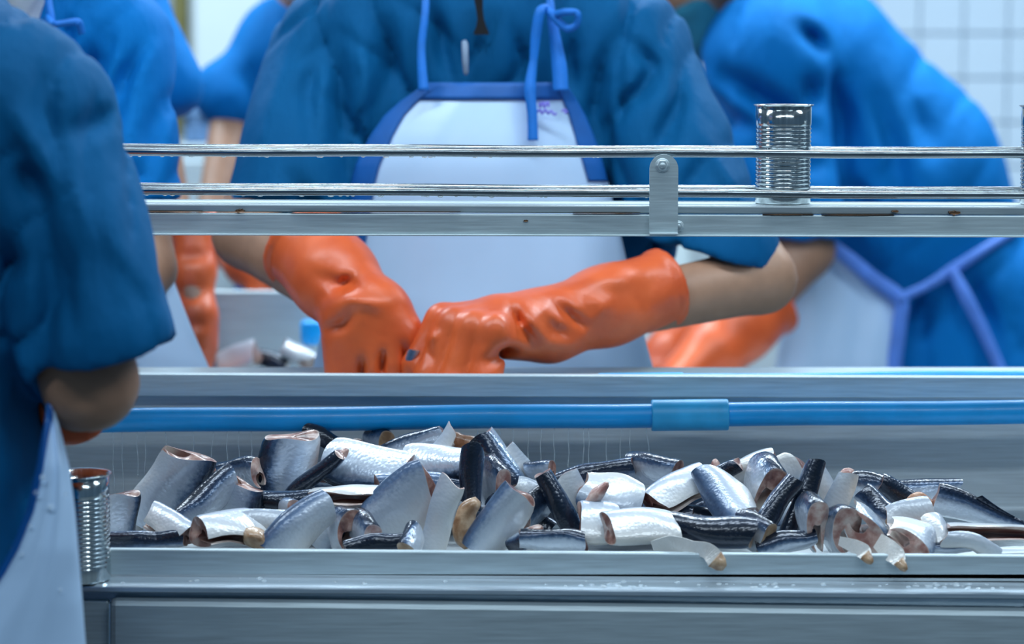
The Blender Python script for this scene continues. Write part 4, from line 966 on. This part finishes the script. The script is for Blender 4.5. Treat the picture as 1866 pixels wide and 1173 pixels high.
chunk(962, 884, 42, 24, 20, -20, 0, -60, FL, 'small white curl under the glossy leaning chunk', -.02, mat='fish_pale')
chunk(862, 876, 104, 50, 48, 93, -12, 85, SO, 'upright dark chunk with a bright highlight in the middle of the heap', -.03, mat='fish_dark', fmat='flesh_tan')
lump(852, 950, 100, 42, 78, -10, 'tan strip of bare flesh below the upright dark chunk', 'flesh_tan', -.02, 'flesh_strip')
chunk(900, 880, 70, 96, 46, -20, 62, 20, CA, 'brownish pink cut piece with a slit right of the upright dark chunk', -.005, fmat='flesh_pink')
chunk(632, 910, 142, 54, 56, 2, 28, -100, CA, 'cream white curled piece with an open right end in the left half', -.02, mat='fish_pale', flare=-.1)
chunk(738, 930, 122, 112, 62, 38, 6, 6, CA, 'broad silver piece fanning down in the middle of the heap', -.025, mat='fish_pale', taper=-.1)
chunk(802, 940, 140, 46, 34, 72, 5, -60, FL, 'long upright white belly strip in the middle of the heap', -.04, mat='fish_pale', fmat='flesh_pink')
chunk(912, 950, 122, 78, 52, 58, 4, 22, SO, 'smooth pale blue and white chunk slanting in the centre front', -.03, mat='fish_pale')
chunk(978, 925, 66, 74, 56, 24, -40, 40, SO, 'dark rounded chunk behind the slanting pale chunk', -.005, mat='fish_dark')
chunk(952, 982, 54, 44, 40, 40, 35, 80, SO, 'small brown ended chunk at the lip right of the slanting pale chunk', -.01)
chunk(1020, 918, 118, 48, 46, -61, 10, 100, SO, 'dark slanting chunk with a row of bright highlights, centre right', -.02, mat='fish_dark')
chunk(1050, 893, 72, 34, 30, -63, 0, -50, FL, 'white and pink flap beside the slanting dark chunk', -.03, mat='fish_pale', fmat='flesh_pink')
chunk(985, 856, 56, 34, 34, 16, 42, -10, CA, 'small silver piece with a folded tan end at the back, centre', -.01)
chunk(1082, 864, 140, 48, 44, 13, 0, 62, SO, 'dark sparkling long piece lying at the back, centre right', .01)
chunk(1192, 856, 96, 54, 50, -2, 40, 12, CA, 'gutted chunk under the dripping pipe joint', .0)
chunk(1118, 900, 104, 74, 56, -12, 0, 148, CA, 'pale grey piece with roe bits right of the slanting dark chunk', -.025, mat='fish_pale')
lump(1086, 902, 66, 22, 42, 0, 'cream roe lying on the pale grey piece', 'flesh_pink', -.055, 'fish_roe')
chunk(1092, 950, 66, 92, 50, -3, 0, -55, SO, 'upright white chunk with a brown left edge near the lip', -.02, mat='fish_pale')
chunk(1168, 962, 128, 84, 58, -4, -16, -75, SO, 'plump white chunk at the lip right of centre', -.035, mat='fish_pale')
chunk(1296, 966, 150, 72, 62, -6, 22, 72, SO, 'big navy chunk lying along the lip with a tan right end', -.025, mat='fish_dark', fmat='flesh_tan')
chunk(1215, 952, 70, 50, 44, -6, 0, 40, SO, 'blue grey piece between the plump white and big navy chunks', -.005)
chunk(1240, 894, 120, 66, 56, 24, -32, -50, CA, 'white pointed chunk with a brown hollow left end', -.02, mat='fish_pale')
chunk(1318, 858, 62, 38, 36, 28, 0, 88, SO, 'small dark sparkling square piece on the right crest', -.012, mat='fish_dark')
lump(1303, 848, 26, 22, 40, 20, 'tiny pink scrap behind the small dark square piece', 'flesh_pink', .0, 'flesh_scrap')
chunk(1368, 852, 92, 52, 48, 24, 0, -110, SO, 'white silver piece at the top of the right crest', .01, mat='fish_pale')
chunk(1392, 876, 70, 94, 58, -35, 70, 8, CA, 'tall oval steak facing out with a dark slit, right crest', -.02)
chunk(1325, 902, 104, 80, 62, -48, 44, 120, CA, 'white chunk with a gaping dark cavity below the right crest', -.03, mat='fish_pale', fmat='flesh_pink')
chunk(1432, 855, 50, 50, 40, 20, 0, 190, SO, 'small bright silver piece right of the oval steak', .01, mat='fish_pale')
chunk(1460, 910, 132, 46, 46, 66, -18, 88, SO, 'long navy chunk standing slanted with blue highlights on the right', -.02, mat='fish_dark', fmat='flesh_tan')
chunk(1412, 926, 118, 40, 42, 54, -18, 88, SO, 'second navy chunk parallel on the left of the long slanted one', -.025, mat='fish_dark', fmat='flesh_tan')
chunk(1432, 990, 100, 34, 38, 12, 0, 30, SO, 'low silver grey piece at the lip below the navy chunks', -.01)
chunk(1484, 956, 60, 96, 56, 10, 76, 0, CA, 'pink upright steak with a thin slit right of the navy chunks', -.03, fmat='flesh_pink')
chunk(1528, 966, 64, 86, 70, 25, 74, -15, CA, 'broad pink flesh piece left of the round ring steak', -.022, fmat='flesh_pink')
chunk(1578, 958, 66, 88, 78, 205, 70, 5, CA, 'round white ring steak with a dark hole and navy rim', -.035, fmat='flesh_pink', mat='fish_dark')
chunk(1504, 890, 76, 32, 30, -62, 0, -40, FL, 'tan folded flap at the back above the pink steak', .0, mat='fish_pale', fmat='flesh_tan')
chunk(1524, 908, 96, 34, 30, 66, 0, -60, FL, 'bluish white belly strip above the broad pink piece', -.005, mat='fish_pale')
lump(1543, 868, 28, 24, 80, 0, 'pink tip standing up behind the sparkling silver piece', 'flesh_pink', .0, 'flesh_scrap')
chunk(1580, 886, 58, 50, 46, -8, 0, 30, SO, 'short sparkling silver piece above the ring steak', .0)
chunk(1632, 896, 62, 52, 46, -28, 0, 80, SO, 'dark sparkling piece left of the orange roe', .0, mat='fish_dark')
chunk(1602, 924, 84, 46, 44, -36, 40, 60, SO, 'grey blue chunk with a tan end right of the ring steak', -.02, fmat='flesh_tan')
chunk(1684, 898, 108, 52, 46, 1, -6, 5, SO, 'silver chunk with dark top at the back on the right', .02, skew=.05)
lump(1680, 914, 56, 26, -22, 0, 'orange tan roe in front of the silver back chunk on the right', 'roe', -.02)
chunk(1792, 938, 185, 62, 40, -19, 0, 28, SO, 'long dark tail piece tapering to the right edge', .0, taper=.66, fin=True)
chunk(1800, 974, 145, 54, 46, -3, 0, -105, CA, 'opened orange brown piece with pale rims at the right end', -.02, mat='fish_pale', flare=.25, fmat='flesh_pink')
chunk(1772, 986, 100, 28, 36, -20, 0, -20, FL, 'curved silver belly flap at the lip near the right end', -.03, mat='fish_pale', bend=-.3)
chunk(1722, 1001, 100, 26, 30, 0, 0, 15, SO, 'thin silver sliver lying on the lip near the right end', -.02, taper=.5)
chunk(1664, 978, 66, 84, 76, -140, 70, 20, CA, 'large pinkish brown gutted piece at the lip on the right', -.035, fmat='flesh_pink', mat='fish_pale')
chunk(1655, 936, 78, 44, 40, 14, 0, -70, FL, 'ragged white and pink flap above the large gutted piece', -.03, mat='fish_pale', fmat='flesh_pink')
chunk(1706, 966, 58, 46, 40, -60, 40, -40, CA, 'curled pink scrap right of the large gutted piece', -.02, fmat='flesh_pink', mat='fish_pale')
chunk(1010, 986, 118, 40, 44, -3, 0, 20, SO, 'blue silver piece lying flat on the lip at the centre', -.015)
chunk(694, 990, 130, 34, 40, 7, 0, 78, SO, 'flat dark back piece on the lip left of centre', -.02, mat='fish_dark')
chunk(628, 962, 62, 78, 60, 15, 64, -30, CA, 'brown and pink cut piece under the cream curled piece', -.01, fmat='flesh')
chunk(664, 972, 60, 62, 48, -25, 60, 20, SO, 'reddish brown flesh face above the flat dark back piece', -.012, fmat='flesh_pink')
chunk(548, 964, 124, 70, 58, 40, -18, 20, SO, 'bright silver white chunk slanting at the lip in the left half', -.03, mat='fish_pale')
chunk(596, 955, 70, 70, 50, 60, 0, 180, SO, 'olive grey dark backed piece behind the bright slanting chunk', .0)
chunk(418, 964, 128, 74, 66, 2, -44, -70, CA, 'plump white chunk with a dark red hollow at the lip, left half', -.03, mat='fish_pale')
lump(468, 985, 66, 40, -48, 10, 'brown orange liver lobe beside the plump hollow chunk', 'flesh_tan', -.045, 'fish_liver')
chunk(470, 948, 118, 32, 34, 0, 0, -70, FL, 'long horizontal white belly strip in the left half', -.03, mat='fish_pale')
chunk(376, 914, 124, 48, 46, 37, -22, 22, SO, 'silver blue chunk slanting with a tan lower end, left half', -.02, fmat='flesh_tan')
chunk(436, 910, 66, 88, 50, 84, 0, 160, CA, 'ribbed silver chunk with a dark right side below the red ended piece', -.01)
chunk(306, 958, 88, 56, 52, -24, 30, -50, CA, 'reddish brown opened piece at the lip, left end', -.025, fmat='flesh', mat='fish_pale')
chunk(528, 908, 120, 46, 44, 0, 0, 90, SO, 'navy back piece under the tall scaly chunk', .0, mat='fish_dark')
chunk(527, 926, 44, 34, 34, 20, 66, -20, CA, 'small curled ring of white and red flesh in the left half', -.03, mat='fish_pale')
chunk(790, 882, 100, 36, 40, -5, 0, 30, SO, 'blue grey piece tucked under the pink ended chunk', -.005)
chunk(750, 984, 50, 40, 36, 60, -50, 20, SO, 'small tan cut end at the lip below the broad silver piece', -.03, fmat='flesh_tan')
chunk(1375, 968, 60, 66, 50, -20, 50, 20, SO, 'tan cut face between the big navy chunk and the slanted navy ones', -.02, fmat='flesh_tan')
strip([(1190, 998), (1225, 992), (1262, 998), (1290, 1004), (1306, 1022)], (26, 34, 26, 30, 36), 'limp cream strip hanging over the lip in front of the navy chunk', [2.325, 2.315, 2.305, 2.296, 2.291])
strip([(1530, 985), (1556, 995), (1572, 1004), (1578, 1014)], (16, 26, 30, 22), 'short cream tip hanging over the lip below the ring steak', [2.32, 2.308, 2.296, 2.291])
strip([(1600, 985), (1618, 1000), (1632, 1012), (1640, 1026)], (30, 38, 36, 22), 'pale pointed strip hanging over the lip below the large gutted piece', [2.325, 2.306, 2.295, 2.29])
# hidden lower layers that carry the heap
rg = random.Random(21)
for i in range(46):
    x = 215 + i * 36.5 + rg.uniform(-10, 10); Yl = rg.choice((2.44, 2.50, 2.55, 2.59)); zc = P(933, 1040, 2.31).z + .026
    top = np.interp(x, [190, 300, 480, 600, 880, 980, 1200, 1400, 1500, 1700, 1866], [930, 850, 820, 800, 800, 850, 850, 845, 880, 900, 960])
    for lev in range(2):
        z = zc + lev * .030; py = YH + (ZC - z) * FPX / Yl + 2
        if py < top + 70: continue
        chunk(x + lev * 15, py, rg.uniform(90, 120), rg.uniform(55, 66), rg.uniform(46, 54), rg.uniform(-25, 25), rg.uniform(-20, 20), rg.choice((20, 90, 160, 60)), SO,
              'cut fish chunk buried in the lower layers of the heap', mat=rg.choice(('fish_pale', 'fish', 'fish')), group='buried fish chunks in the trough', Y=Yl)
# pieces on the rear table and in the hands
chunk(430, 655, 70, 52, 44, 20, 10, -60, SO, 'blurred white fish piece on the rear table beside the hanging glove', mat='fish_pale', group='fish on the rear table', Y=3.48)
chunk(498, 660, 60, 46, 40, -20, 30, 80, SO, 'blurred dark fish piece in the middle of the rear table', mat='fish_dark', group='fish on the rear table', Y=3.50)
chunk(540, 646, 60, 44, 40, -30, 10, -70, SO, 'blurred white topped fish piece below the blue cap on the rear table', mat='fish_pale', group='fish on the rear table', Y=3.47)
chunk(752, 668, 70, 34, 26, 80, 10, 70, SO, 'grey fish piece held between the two orange gloves', mat='fish_pale', group='fish in hand', Y=2.735)
